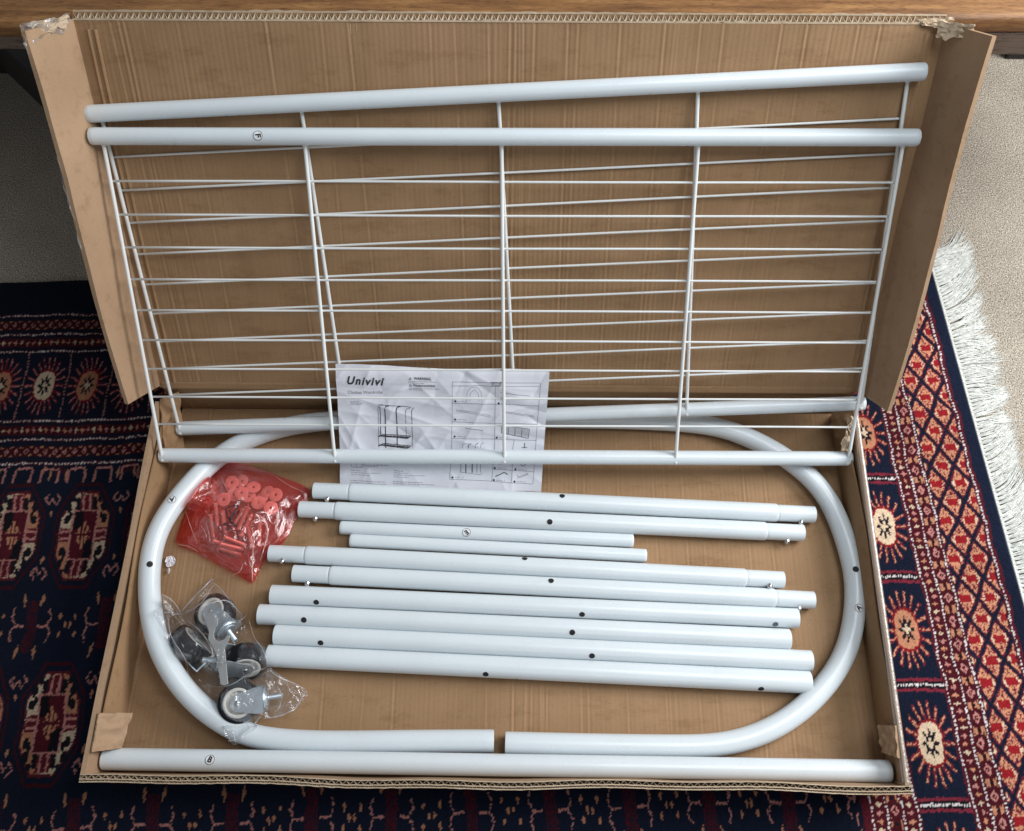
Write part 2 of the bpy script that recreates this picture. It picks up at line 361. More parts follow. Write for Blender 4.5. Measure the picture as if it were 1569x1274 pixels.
RUGM = mat('knotted_wool', (.1, .05, .05), .95, spec=.08); an = N(RUGM, 'ShaderNodeAttribute'); an.attribute_name = 'weave'
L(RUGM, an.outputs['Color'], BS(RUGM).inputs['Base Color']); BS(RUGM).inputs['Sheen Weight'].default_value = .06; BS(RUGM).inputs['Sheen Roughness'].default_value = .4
L(RUGM, bump(RUGM, noise_tex(RUGM, (700, 700, 700), 1, 2, .6), .6, .002), BS(RUGM).inputs['Normal'])
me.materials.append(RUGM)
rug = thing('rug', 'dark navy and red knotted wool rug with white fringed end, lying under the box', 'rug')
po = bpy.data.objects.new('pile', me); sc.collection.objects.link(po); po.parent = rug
FRM = mat('white_cotton_fringe', (.66, .68, .64), .85, spec=.2)
fn = noise_tex(FRM, (120, 120, 120), 1, 3, .6); L(FRM, ramp(FRM, fn, [(.3, (.56, .57, .52)), (.7, (.80, .81, .77))]), BS(FRM).inputs['Base Color'])
m = MB()
vv = 0.0
while vv < .98:                               # tassels of strands, lying on the carpet and combed unevenly
    lean = .55 + .35*math.sin(vv*17) + random.uniform(-.3, .3); ln = .078 + .010*math.sin(vv*9+1) + random.uniform(-.006, .006)
    for q in range(30):
        v0 = vv + random.uniform(-.0022, .0022); l_ = ln*random.uniform(.72, 1.12); le = lean + random.gauss(0, .16); cu = random.gauss(0, .25)
        zt = random.uniform(.0015, .011); pts = []
        for s in range(7):
            t = s/6; uu = .004 - l_*t*(1-.12*abs(le)); dvv = -(le*t*t*.55 + cu*t*t*.3*math.sin(t*3))*l_ + (v0-vv)*t*1.6
            p = rug_xy(uu, v0 + dvv - .25*t*l_*lean); pts.append((p[0], p[1], .006*(1-t)**2 + .001 + zt*math.sin(min(1, t*1.35)*math.pi)*.8 + .0006))
        m.sweep(pts, [.0006, .0006, .00055, .0005, .00045, .0004, .0002], 3, False)
    vv += .0072
fr = m.build('fringe', FRM, rug); fr['kind'] = 'stuff'
m = MB()
for off, zz in ((.0035, .0060), (.0010, .0052)):   # twined edge cords
    for ph in (0, math.pi):
        m.sweep([(*rug_xy(off + .0009*math.sin(t*900+ph), t), zz + .0009*math.cos(t*900+ph)) for t in np.arange(0, 1.0, .0012)], .0017, 5)
m.build('edge_cord', FRM, rug)

# --- table behind
TZ = .548; YT = .8495
tb = thing('table', 'old brown oak table with dark foot, the open lid leans against its edge', 'table', (.6, 1.2, 0))
m = MB(); nxg = 160
def tedge(x): return YT + .004*noise.noise(Vector((x*4, 0, 0))) + .0015*noise.noise(Vector((x*30, 2, 0))) + (x-.5)*.012
P = []
for (dy, z) in [(.6, TZ), (.35, TZ), (.15, TZ), (.05, TZ), (.012, TZ+.0002), (.005, TZ-.001), (.001, TZ-.004), (0, TZ-.009), (0, TZ-.022), (.003, TZ-.026), (.6, TZ-.026)]:
    P.append([(x, tedge(x)+dy, z + .0008*noise.noise(Vector((x*12, dy*30, 1)))) for x in np.linspace(-1.3, 1.75, nxg)])
m.grid(P[::-1]); m.build('table_top', OAK, tb)
m = MB(); m.box((-1.25, YT+.010, TZ-.064), (1.70, YT+.032, TZ-.0265)); m.build('apron', OAKSIDE, tb, False, .002)
for fx, dirx in ((-.33, -1), (1.66, 1)):
    m = MB(); poly = [(-.28, 1.13), (-.33, 1.13), (-.51, 1.303), (-1.1, 1.31), (-1.1, 1.7), (-.28, 1.7)][::-1] if dirx < 0 else [(1.61, 1.36), (1.73, 1.36), (1.73, 1.75), (1.61, 1.75)]
    zt = .16 if dirx < 0 else .40; n = len(poly)
    m.add([(*p, .0) for p in poly] + [(*p, zt) for p in poly], [tuple(range(n))[::-1], tuple(range(n, 2*n))] + [(i, (i+1) % n, n+(i+1) % n, n+i) for i in range(n)])
    m.build('leg', BLACKWOOD, tb, False, .004)

# ------------------------------------------------------------------ the cardboard box
box = thing('cardboard_box', 'open flat brown corrugated cardboard box with its lid raised against the table', 'box', (.56, .22, 0))
FZ = .016                                     # inner floor sits on rug and bottom board
def unp_(u): return unp(u, FZ)
cre = [(random.uniform(0, 1.15), random.uniform(.3, 1.0), random.uniform(-.010, .010)) for _ in range(34)]
DR = random.Random(21); DENTS = [(DR.uniform(0, 1.4), DR.uniform(0, 1), DR.uniform(.004, .016), DR.uniform(.0005, .0016)*DR.choice((1, 1, -.7))) for _ in range(70)]
def washboard(x, s, seed=0, amp=1.0):
    a_ = .5 + .5*noise.noise(Vector((x*5+seed, s*3, 0))); f_ = .00016*math.sin(x*2*math.pi/.0072 + 1.2*noise.noise(Vector((x*9, s*4, seed))))*(.25+1.1*a_)
    c_ = 0
    for (cx_, st, sl) in cre:
        d = (x + seed*.037 - cx_ - sl*s)/.0022
        if abs(d) < 4: c_ += -.0013*st*math.exp(-d*d)*d*1.4 * (.5+.5*noise.noise(Vector((cx_*20, s*6, seed)))+.3)
    dn = 0
    for (dx_, ds_, dr_, da_) in DENTS:
        q_ = ((x+seed*.211-dx_)**2/(dr_*dr_) + (s-ds_)**2/(dr_*dr_*3))
        if q_ < 6: dn -= da_*math.exp(-q_)
    return amp*(f_*(.55+.9*noise.noise(Vector((x*2.3, s*2, seed+8)))+.3) + c_ + dn + .0016*noise.noise(Vector((x*3, s*5, seed+4))))
def lerp(a, b, t): return a + (b-a)*t
def bil(c, a, b):                              # c = BL, BR, TR, TL
    return lerp(lerp(c[0], c[1], a), lerp(c[3], c[2], a), b)
def board(name, inner, thick, nx, ny, mt, wb=0, seed=0, raw=(), ragged=(), outdir=None, closed=True, mid=None, wseed=0, bev=0.):
    """a sheet of corrugated board: inner liner, outer liner, closed edges, zigzag fluting at raw edges"""
    c = [np.array(p, float) for p in inner]; n = np.cross(c[1]-c[0], c[3]-c[0]); n /= np.linalg.norm(n)
    od = -n if outdir is None else np.array(outdir, float)
    if outdir is not None and n @ od > 0: n = -n
    od = -n
    A_ = np.linspace(0, 1, nx); B_ = np.linspace(0, 1, ny); I = []; O = []
    for b_ in B_:
        r = []; q = []
        for a_ in A_:
            aa, bb = a_, b_
            if 'top' in ragged and b_ == 1: bb += .003*noise.noise(Vector((a_*60, seed, 0))) + .004*noise.noise(Vector((a_*13, seed, 3)))
            if 'right' in ragged and a_ == 1: aa += .05*noise.noise(Vector((b_*40, seed, 0)))*.6
            if 'left' in ragged and a_ == 0: aa -= .05*noise.noise(Vector((b_*40, seed, 0)))*.6
            p = bil(c, aa, bb); 
            w_ = washboard(p[0], b_, wseed, wb) if wb else .0012*noise.noise(Vector((p[0]*14, p[1]*14, p[2]*14+seed)))
            if mid is not None: p = p + mid(a_, b_)
            r.append(p + n*w_); q.append(p + od*thick + n*.0008*noise.noise(Vector((p[0]*9, p[1]*9, p[2]*9))) + ((c[3]-c[0])/np.linalg.norm(c[3]-c[0])*bev if b_ == 1 else 0))
        I.append(r); O.append(q)
    m = MB(); m.grid(I); m.grid([r for r in O][::-1])
    if closed:
        if 'top' not in raw: m.grid([I[-1], O[-1]][::-1])
        if 'bottom' not in raw: m.grid([I[0], O[0]])
        m.grid([[r[0] for r in I], [r[0] for r in O]]); m.grid([[r[-1] for r in I], [r[-1] for r in O]][::-1])
    o = m.build(name, mt, box, True, angle=40)
    for e in raw:
        Lr = np.linalg.norm(c[1]-c[0]); k = int(Lr/.0040); down = (c[0]-c[3]); down /= np.linalg.norm(down)
        for (o0, o1, per, dz) in (((.06, .60, .80, 0), (.67, .95, 1.35, .0005)) if thick > .0065 else ((.1, .9, 1, 0),)):
            kk = int(k*per); m = MB(); R1 = []; R2 = []; 
            for i in range(kk+1):
                t = i/kk; off = o0 if i % 2 else o1; base = bil(c, t, 1) + (mid(t, 1) if mid is not None else 0)
                j = .0006*noise.noise(Vector((t*90, seed, 5))); p = base + od*thick*off - down*bev*off + down*(.0004+abs(j)*2) 
                R1.append(p); R2.append(p + down*.018)
            # ribbon with thickness
            sx_ = (c[1]-c[0])/Lr; R1b = [p + (od*.0004 + sx_*(.0009 if i % 2 else -.0009)) + down*.0001 for i, p in enumerate(R1)]; R2b = [p + od*.0004 + sx_*(.0009 if i % 2 else -.0009) for i, p in enumerate(R2)]
            m.grid([R1, R2]); m.grid([R2b, R1b]); m.grid([R1b, R1])
            m.build('fluting', CARD_EDGE, o and box, False)
        rims = [.0, 1.0] if thick <= .0065 else [.0, .63, 1.0]
        m = MB()
        for f_ in rims:                         # cut edges of the liners
            R1 = []; R2 = []; R3 = []; R4 = []
            for i in range(321):
                t = i/320; base = bil(c, t, 1) + (mid(t, 1) if mid is not None else 0) + od*thick*f_ - down*bev*f_; wv_ = .0007*noise.noise(Vector((t*110, f_*5, seed)))
                h0 = -down*(.0024*abs(noise.noise(Vector((t*45, f_*9, seed)))) + .0006)
                R1.append(base + od*(.0007+wv_) + h0); R2.append(base - od*(.0006-wv_) + h0); dd_ = .014 if 0 < f_ < 1 else .0014; R3.append(base + od*.0007 + down*dd_); R4.append(base - od*.0006 + down*dd_)
            m.grid([R1, R2]); m.grid([R3, R1]); m.grid([R2, R4])
        m.build('liner_edge', CARD_EDGE, box, False)
    return o
flBL, flBR, flTR, flTL = np.array([-.006, -.060, FZ]), np.array([1.118, -.060, FZ]), np.array([1.120, .5215, FZ]), np.array([-.0045, .5215, FZ])
board('base_panel', [flBL, flBR, flTR, flTL], .005, 900, 60, CARD, wb=.8)
HR = .095
rFL, rFR, rBL, rBR = np.array([-.0145, -.068, HR]), np.array([1.110, -.069, HR]), np.array([-.0115, .498, HR]), np.array([1.124, .505, HR])
e3 = .0012
board('side_panel', [flBL+[-.010, -.0, -.004], flTL+[-.007, 0, -.004], rBL, rFL], .006, 90, 14, CARD_PALE, seed=1, outdir=(-1, 0, 0), mid=lambda a, b: np.array([-.004*math.sin(b*math.pi)*math.sin(a*3.1), 0, .0015*math.sin(a*9)*b]))
board('side_panel', [flBR+[.002, 0, -.004], flTR+[.002, 0, -.004], rBR, rFR], .006, 90, 14, CARD_PALE, seed=2, outdir=(1, 0, 0), mid=lambda a, b: np.array([.003*math.sin(b*math.pi)*math.sin(a*3.1), 0, .0015*math.sin(a*7+1)*b]))
board('back_panel', [flTL+[0, .001, -.004], flTR+[0, .001, -.004], np.array([1.1285, YB+.001, HB-.001]), np.array([-.008, YB+.001, HB-.001])], .006, 600, 10, CARD, wb=.8, outdir=(0, 1, 0), wseed=2)
board('front_panel', [flBL+[-.008, -.001, -.004], flBR+[.006, -.001, -.004], rFR+[.008, 0, .0], rFL+[-.006, 0, 0]], .0095, 300, 8, CARD_PALE, seed=3, raw=('top',), outdir=(0, -1, 0), mid=lambda a, b: np.array([0, (.0018*math.sin(a*11)+.0012*math.sin(a*31+1))*b, .0015*math.sin(a*17)*b]))
# inner liner leaves along the side walls, standing a little away from them
for sgn, x0, x1 in ((1, -.0075, -.0105), (-1, 1.118, 1.117)):
    board('inner_leaf', [np.array([x0+sgn*.003, -.012, FZ+.001]), np.array([x0+sgn*.003, .50, FZ+.001]), np.array([x1+sgn*.0035, .478, HR-.018]), np.array([x1+sgn*.0015, -.010, HR-.012])], .0018, 120, 12, CARD, seed=5+sgn, outdir=(-sgn, 0, 0), mid=lambda a, b, s=sgn: np.array([s*(.0022*math.sin(a*7)*b + .0015*math.sin(b*4)), 0, .002*math.sin(a*13)*b]))
# strip of folded liner at the left of the floor
m = MB(); m.grid([[(-.006 + .009*math.sin(t*math.pi)**.4*(.6+.4*t) * s, -.055 + t*.54, FZ + .0012 + .004*math.sin(s*3)*t + .0008*noise.noise(Vector((t*20, s*3, 0)))) for s in (0, .25, .5, .75, 1, 1.25)] for t in np.linspace(0, 1, 60)])
m.build('liner_fold', CARD, box)
# folded corner tabs at the front and crumpled ones at the hinge
def tab(pts, thick=.003, seed=0, mt=CARD_PALE, crumple=.002):
    c = [np.array(p, float) for p in pts]; n = np.cross(c[1]-c[0], c[3]-c[0]); n /= np.linalg.norm(n)
    I = [[bil(c, a, b) + n*crumple*(noise.noise(Vector((a*4, b*4, seed)))*2 + .7*abs(noise.noise(Vector((a*9, b*7, seed+3))))) for a in np.linspace(0, 1, 22)] for b in np.linspace(0, 1, 22)]
    O = [[p - n*thick for p in r] for r in I]; m = MB(); m.grid(I); m.grid(O[::-1])
    m.grid([I[0], O[0]]); m.grid([I[-1], O[-1]][::-1]); m.grid([[r[0] for r in I], [r[0] for r in O]][::-1]); m.grid([[r[-1] for r in I], [r[-1] for r in O]])
    return m.build('corner_tab', mt, box, True, angle=50)
tab([unp((185, 1146), .054), unp((139, 1152), HR+.002), unp((150, 1093), HR+.003), unp((202, 1092), .062)], .0025, 1)
tab([unp((1350, 1153), .055), unp((1376, 1162), HR), unp((1371, 1112), HR+.001), unp((1345, 1111), .055)], .005, 2)
tab([unp((250, 690), .060), unp((283, 694), FZ+.004), unp((274, 600), .088), unp((247, 612), .100)], .003, 3, CARD, .004)
tab([unp((1271, 655), FZ+.01), unp((1305, 690), .075), unp((1308, 628), .100), unp((1276, 630), .085)], .003, 4, CARD, .003)
# lid
LL = .556
def lidp(x, s, off=0.): return np.array([x, YB, HB]) + LU*s + LN*off
lx0 = lambda s: -.0125 + .004*s; lx1 = lambda s: 1.1335 - .002*s
board('lid_panel', [lidp(lx0(0), 0.001), lidp(lx1(0), 0.001), lidp(1.1335, LL), lidp(-.0125, LL)], .0062, 900, 50, CARD, wb=.8, raw=('top',), ragged=('top',), outdir=-LN, wseed=1, bev=.0095)
# hinge scores: two pressed lines with a ridge between them
m = MB(); m.grid([[lidp(x, s, .0004+z + .0006*noise.noise(Vector((x*15, s*90, 0)))) for x in np.linspace(-.008, 1.126, 240)] for s, z in ((-.001, 0), (.003, .0016), (.006, .0004), (.009, .0018), (.012, .0)) ])
m.build('hinge_crease', CARD, box)
HW = .088
board('lid_flap', [lidp(lx0(0)+.001, .004, .0), lidp(lx0(0)+.001, LL, .0), lidp(-.034, LL-.004, HW), lidp(-.026, .020, HW)], .006, 150, 10, CARD_PALE, seed=11, ragged=('top',), outdir=(-1, 0, 0), mid=lambda a, b: np.array([-.003*math.sin(a*6)*b, 0, 0]))
board('lid_flap', [lidp(lx1(0)-.001, .004, .0), lidp(lx1(0)-.001, LL, .0), lidp(1.154, LL-.004, HW), lidp(1.147, .018, HW)], .006, 150, 10, CARD_PALE, seed=12, ragged=('top',), outdir=(1, 0, 0), mid=lambda a, b: np.array([.003*math.sin(a*6)*b, 0, 0]))
# pressed fold lines beside each lid flap
for x_, sg in ((.004, 1), (.013, 1), (1.119, -1), (1.111, -1)):
    m = MB(); m.grid([[lidp(x_ + sg*dx + .0018*noise.noise(Vector((s*6, x_, 0))), s, .0005+dz) for dx, dz in ((-.0024, -.0005), (-.001, .0016), (.0004, .0018), (.0030, -.0005))] for s in np.linspace(.01, LL-.012, 120)])
    m.build('fold_line', CARD, box)
# torn tape and liner at the top corners
def crumple_film(name, centre_pts, mt, seed, amp=.006, parent=None):
    c = [np.array(p, float) for p in centre_pts]
    I = [[bil(c, a, b) + amp*np.array([noise.noise(Vector((a*5, b*5, seed+k*7))) for k in range(3)])*(1+abs(noise.noise(Vector((a*11, b*11, seed))))) for a in np.linspace(0, 1, 26)] for b in np.linspace(0, 1, 18)]
    m = MB(); m.grid(I); return m.build(name, mt, parent or box, False)
crumple_film('tape', [lidp(-.036, LL-.030, HW+.003), lidp(-.015, LL-.008, .02), lidp(-.010, LL+.006, .01), lidp(-.038, LL+.004, HW)], TAPE, 1)
crumple_film('tape', [lidp(-.0345, .27, HW+.002), lidp(-.0345, .40, HW+.002), lidp(-.043, .40, HW-.02), lidp(-.043, .27, HW-.02)], TAPE, 4, .003)
crumple_film('torn_liner', [lidp(1.10, LL-.002, .003), lidp(1.135, LL-.005, .012), lidp(1.14, LL+.008, .004), lidp(1.095, LL+.005, -.003)], CARD_EDGE, 5, .0025)
crumple_film('torn_liner', [lidp(1.118, LL-.016, .016), lidp(1.148, LL-.012, HW*.5), lidp(1.150, LL+.004, HW*.5), lidp(1.118, LL+.003, .006)], CARD_EDGE, 6, .0028)
crumple_film('torn_liner', [lidp(-.030, LL-.012, HW*.8), lidp(-.012, LL-.006, .02), lidp(-.010, LL+.006, .015), lidp(-.034, LL+.004, HW*.8)], CARD_EDGE, 8, .003)
crumple_film('torn_liner', [unp((1290, 690), .085), unp((1302, 692), .088), unp((1308, 640), .10), unp((1300, 640), .098)], CARD_EDGE, 7, .005)
m = MB(); 
for sgn in (1,):                              # clear tape along the right rim
    m.grid([[(lerp(rFR[0], rBR[0], t)+dx, lerp(-.066, .49, t), HR+.0025+dz+.0003*noise.noise(Vector((t*8, 0, 0)))) for dx, dz in ((-.002, -.006), (.0, -.001), (.003, .0004), (.0065, -.001), (.0072, -.02))] for t in np.linspace(0, 1, 90)])
m.build('tape', TAPE, box)

# ------------------------------------------------------------------ decals, text, painted holes on tubes
def text_mesh(body, size=1., shear=0., bold=0., spacing=1.):
    cu = bpy.data.curves.new('t', 'FONT'); cu.body = body; cu.size = size; cu.shear = shear; cu.offset = bold; cu.align_x = 'CENTER'; cu.align_y = 'CENTER'; cu.space_character = spacing; cu.resolution_u = 3
    ob = bpy.data.objects.new('t', cu); sc.collection.objects.link(ob); bpy.context.view_layer.update()
    dg = bpy.context.evaluated_depsgraph_get(); me_ = bpy.data.meshes.new_from_object(ob.evaluated_get(dg))
    vs = [(v.co.x, v.co.y) for v in me_.vertices]; fs = [tuple(p.vertices) for p in me_.polygons]
    bpy.data.objects.remove(ob); bpy.data.curves.remove(cu); bpy.data.meshes.remove(me_)
    return vs, fs
def dice(vs, fs, lim, times):
    bm = bmesh.new(); bv_ = [bm.verts.new((x_, y_, 0)) for x_, y_ in vs]
    for f in fs:
        try: bm.faces.new([bv_[i] for i in f])
        except ValueError: pass
    for _ in range(times):
        bmesh.ops.triangulate(bm, faces=bm.faces[:]); ed = [e for e in bm.edges if e.calc_length() > lim]
        if not ed: break
        bmesh.ops.subdivide_edges(bm, edges=ed, cuts=1)
    bmesh.ops.triangulate(bm, faces=bm.faces[:]); bm.verts.index_update()
    out = [(v.co.x, v.co.y) for v in bm.verts], [tuple(v.index for v in f.verts) for f in bm.faces]; bm.free(); return out
class TubeSurf:
    """surface patch of a tube at point P (on its axis), direction t, facing f"""
    def __init__(s, P, t, r, face):
        s.P = np.array(P, float); s.t = np.array(t, float)/np.linalg.norm(t); f = np.array(face, float); f = f - s.t*(f@s.t); s.f = f/np.linalg.norm(f); s.g = np.cross(s.f, s.t); s.r = r
    def at(s, a, b, off=0.):                   # a along the tube, b round it
        th = b/s.r; return s.P + s.t*a + (s.f*math.cos(th) + s.g*math.sin(th))*(s.r+off)
def disc_on(surf, rad, off, mt, name, parent, rad2=None, inner=0.):
    m = MB(); n = 28; rr = [inner, rad] if inner else [0.0001, rad*.5, rad]
    rows = [[surf.at(r*math.cos(k*2*math.pi/n)*(1), r*math.sin(k*2*math.pi/n), off) for k in range(n+1)] for r in rr]
    m.grid(rows); return m.build(name, mt, parent)
def sticker(surf, letter, rot, parent, size=.0075):
    size = size*.96
    s = disc_on(surf, size, .0003, STICK, 'sticker', parent); sub(s, parent)
    disc_on(surf, size*.93, .0005, INK, 'sticker_ring', s, inner=size*.84)
    vs, fs = text_mesh(letter, size*1.5, 0, size*.05); vs, fs = dice(vs, fs, size*.22, 4); c, si = math.cos(rot), math.sin(rot)
    m = MB(); m.add([surf.at(x*c-y*si, x*si+y*c, .0007) for x, y in vs], fs); m.build('sticker_letter', INK, s)
def to_cam(P): return CAM - np.array(P)
def surf_at_px(P0, P1, r, px):
    """tube axis P0-P1: the patch of its surface seen at pixel px"""
    d = ROT @ np.array([(px[0]-CX)/FPX, -(px[1]-CY)/FPX, -1.0]); d /= np.linalg.norm(d); t = (P1-P0)/np.linalg.norm(P1-P0)
    w0 = CAM-P0; a_ = 1.; b_ = d@t; D_ = d@w0; E_ = t@w0; s_ = (E_ - b_*D_)/(1-b_*b_); Q = P0 + t*s_
    side = np.cross(t, d); side /= np.linalg.norm(side); h = (CAM-Q)@side; back = -(d - t*(d@t)); back /= np.linalg.norm(back)
    h = max(-r*.97, min(r*.97, h)); f = back*math.sqrt(max(0, r*r-h*h)) + side*h
    return TubeSurf(Q, t, r, f)
def hole(P0, P1, r, px, parent, rad=.0042, mt=None):  # dark disc on the surface paints the shade inside a drilled hole
    s = surf_at_px(P0, P1, r, px); h = disc_on(s, rad, .00015, mt or BLACK, 'bolt_hole_shade', parent); sub(h, parent)
    disc_on(s, rad*1.16, .00025, CAPM, 'hole_rim', h, inner=rad*.98)
def pin(P0, P1, r, px, parent):
    s = surf_at_px(P0, P1, r, px); m = MB(); f = s.f; c = s.P + f*s.r
    m.lathe(c - f*.002, f, [(0, .0044), (.0040, .0046), (.0058, .0042), (.0074, .0032), (.0084, .0016), (.0087, 0.0001)], 16)
    m.build('spring_pin', STEEL, parent)

# ------------------------------------------------------------------ wire shelves
def wire_shelf(label, tl, tr, bl, br, bar_f, off_bar, sticker_px=None):
    P = [np.array(p, float) for p in (tl, tr, bl, br)]; rr = .0118
    o = thing('wire_shelf', label, 'wire shelf', (P[2]+P[3])/2, 'white wire shelves leaning on the lid')
    for a_, b_ in ((P[0], P[1]), (P[2], P[3])):
        m = MB(); d = b_-a_; Ld = np.linalg.norm(d)
        m.lathe(a_, d, [(0, .0002), (0.0002, rr*.72), (.0012, rr*.93), (.003, rr*1.0), (.0032, rr*.985), (.0035, rr), (.008, rr), (Ld-.008, rr), (Ld-.0035, rr), (Ld-.0032, rr*.985), (Ld-.003, rr), (Ld-.0012, rr*.93), (Ld-.0002, rr*.72), (Ld, .0002)], 28)
        m.build('rail', WHITE, o, True, angle=35)
    nrm = np.cross(P[1]-P[0], P[2]-P[0]); nrm /= np.linalg.norm(nrm)
    if nrm @ (CAM-P[0]) < 0: nrm = -nrm
    ends = []
    for (ft, fb) in bar_f:
        a_ = lerp(P[0], P[1], ft) + nrm*off_bar; b_ = lerp(P[2], P[3], fb) + nrm*(rr*.72)
        d = (b_-a_)/np.linalg.norm(b_-a_); m = MB(); a1 = a_ + d*.004; ends.append((a_, b_))
        m.sweep([a1, a1+d*.02, lerp(a_, b_, .5), b_-d*.004, b_+d*.002], [.0028]*5, 10)
        m.ball(b_+d*.003, .0042, 10, 7); m.ball(a_+d*(rr*1.02), .0038, 10, 7)
        m.build('crossbar', WIREM, o)
    Lb = np.linalg.norm(ends[0][1]-ends[0][0])
    for k in range(9):
        f_ = (.062 + .0475*k)/Lb
        p = lerp(ends[0][0], ends[0][1], f_) - nrm*.0036; q = lerp(ends[-1][0], ends[-1][1], f_) - nrm*.0036
        m = MB(); m.sweep([lerp(p, q, t) + np.array([0, 0, .0006*math.sin(t*7+k)]) for t in np.linspace(-.003, 1.003, 12)], .00175, 8); m.build('wire', WIREM, o)
    if sticker_px:
        s = surf_at_px(P[0], P[1], rr, sticker_px); sticker(s, 'F', math.radians(-85), o, .0072)
    return o
bf = [(.013, .006), (.259, .255), (.4985, .499), (.737, .745), (.984, .992)]
wire_shelf('white wire shelf in front, with a round letter F sticker on its upper rail', on_lid((138, 209), .024), on_lid((1408, 211), .024), unp((245, 698), .066), unp((1305, 703), .066), bf, -.004, (399, 208))
wire_shelf('white wire shelf tilted behind the other one, its upper rail rising to the right', on_lid((133, 175), .0125), on_lid((1418, 110), .0125), unp((272, 657), .052), unp((1325, 618), .104), bf, -.009)

# ------------------------------------------------------------------ curved arch tubes
def catmull(P, n=12):
    P = [np.array(p, float) for p in P]; Q = [2*P[0]-P[1]] + P + [2*P[-1]-P[-2]]; out = []
    for i in range(1, len(Q)-2):
        for k in range(n):
            t = k/n; out.append(.5*((2*Q[i]) + (-Q[i-1]+Q[i+1])*t + (2*Q[i-1]-5*Q[i]+4*Q[i+1]-Q[i+2])*t*t + (-Q[i-1]+3*Q[i]-3*Q[i+1]+Q[i+2])*t**3))
    out.append(P[-1]); return out
def lift(x):                                   # the left bend rides up on the fold at the foot of the wall
    t = min(1., max(0., (345-x)/100)); return .032*t*t*(3-2*t)
def arch(label, px, z0, hole_px, st_px, letter, rot):
    pts = [unp((a, b), z0+lift(a)) for a, b in px]; r = .0163
    o = thing('curved_tube', label, 'curved tube', pts[len(pts)//2], 'large curved white tubes')
    c = catmull(pts, 10)
    for _ in range(70): c = [c[0], c[1]] + [(c[i-1]+2*c[i]+c[i+1])/4 for i in range(2, len(c)-2)] + [c[-2], c[-1]]
    t0 = (c[0]-c[1])/np.linalg.norm(c[0]-c[1])
    m = MB(); m.sweep([c[0]-t0*.03, c[0]-t0*.001, c[0], c[0]-t0*.0004] , [r*.88, r*.88, r*.93, r*.98], 28, False)
    m.sweep([c[0]-t0*.0004]+c[1:], [r*.98]+[r]*(len(c)-1), 28, False); m.build('tube', WHITE, o)
    def near(pxy):
        best = min(range(1, len(c)-1), key=lambda i: np.linalg.norm(c[i][:2]-unp(pxy, z0+lift(pxy[0]))[:2])); return c[best-1], c[best+1]
    a_, b_ = near(hole_px); hole(a_, b_, r, hole_px, o, .0048)
    a_, b_ = near(st_px); sticker(surf_at_px(a_, b_, r, st_px), letter, rot, o, .0072)
    return o
AZ = FZ + .0165
arch('left curved white tube of the oval, with the two plastic bags lying against it',
     [(757, 1136), (690, 1136), (600, 1137), (520, 1138), (450, 1137), (400, 1131), (365, 1122), (299, 1082), (251, 1016), (233, 957), (227.5, 905), (229.5, 855), (242, 808), (273, 763), (319, 710), (370, 676), (430, 655), (490, 645), (580, 641), (630, 640)], AZ, (229, 869), (261, 769), 'A', 2.2)
arch('right curved white tube of the oval, beside the right box wall',
     [(774, 1139), (850, 1141), (950, 1143), (1046, 1144), (1096, 1143), (1146, 1133), (1195, 1112), (1243, 1077), (1284, 1027), (1303, 983), (1311, 933), (1311, 890), (1303, 850), (1280, 780), (1248, 735), (1203, 700), (1150, 671), (1105, 655), (1050, 647), (960, 643), (860, 642), (760, 641), (660, 640)], AZ, (1312, 876), (1316, 936), 'A', -.6)

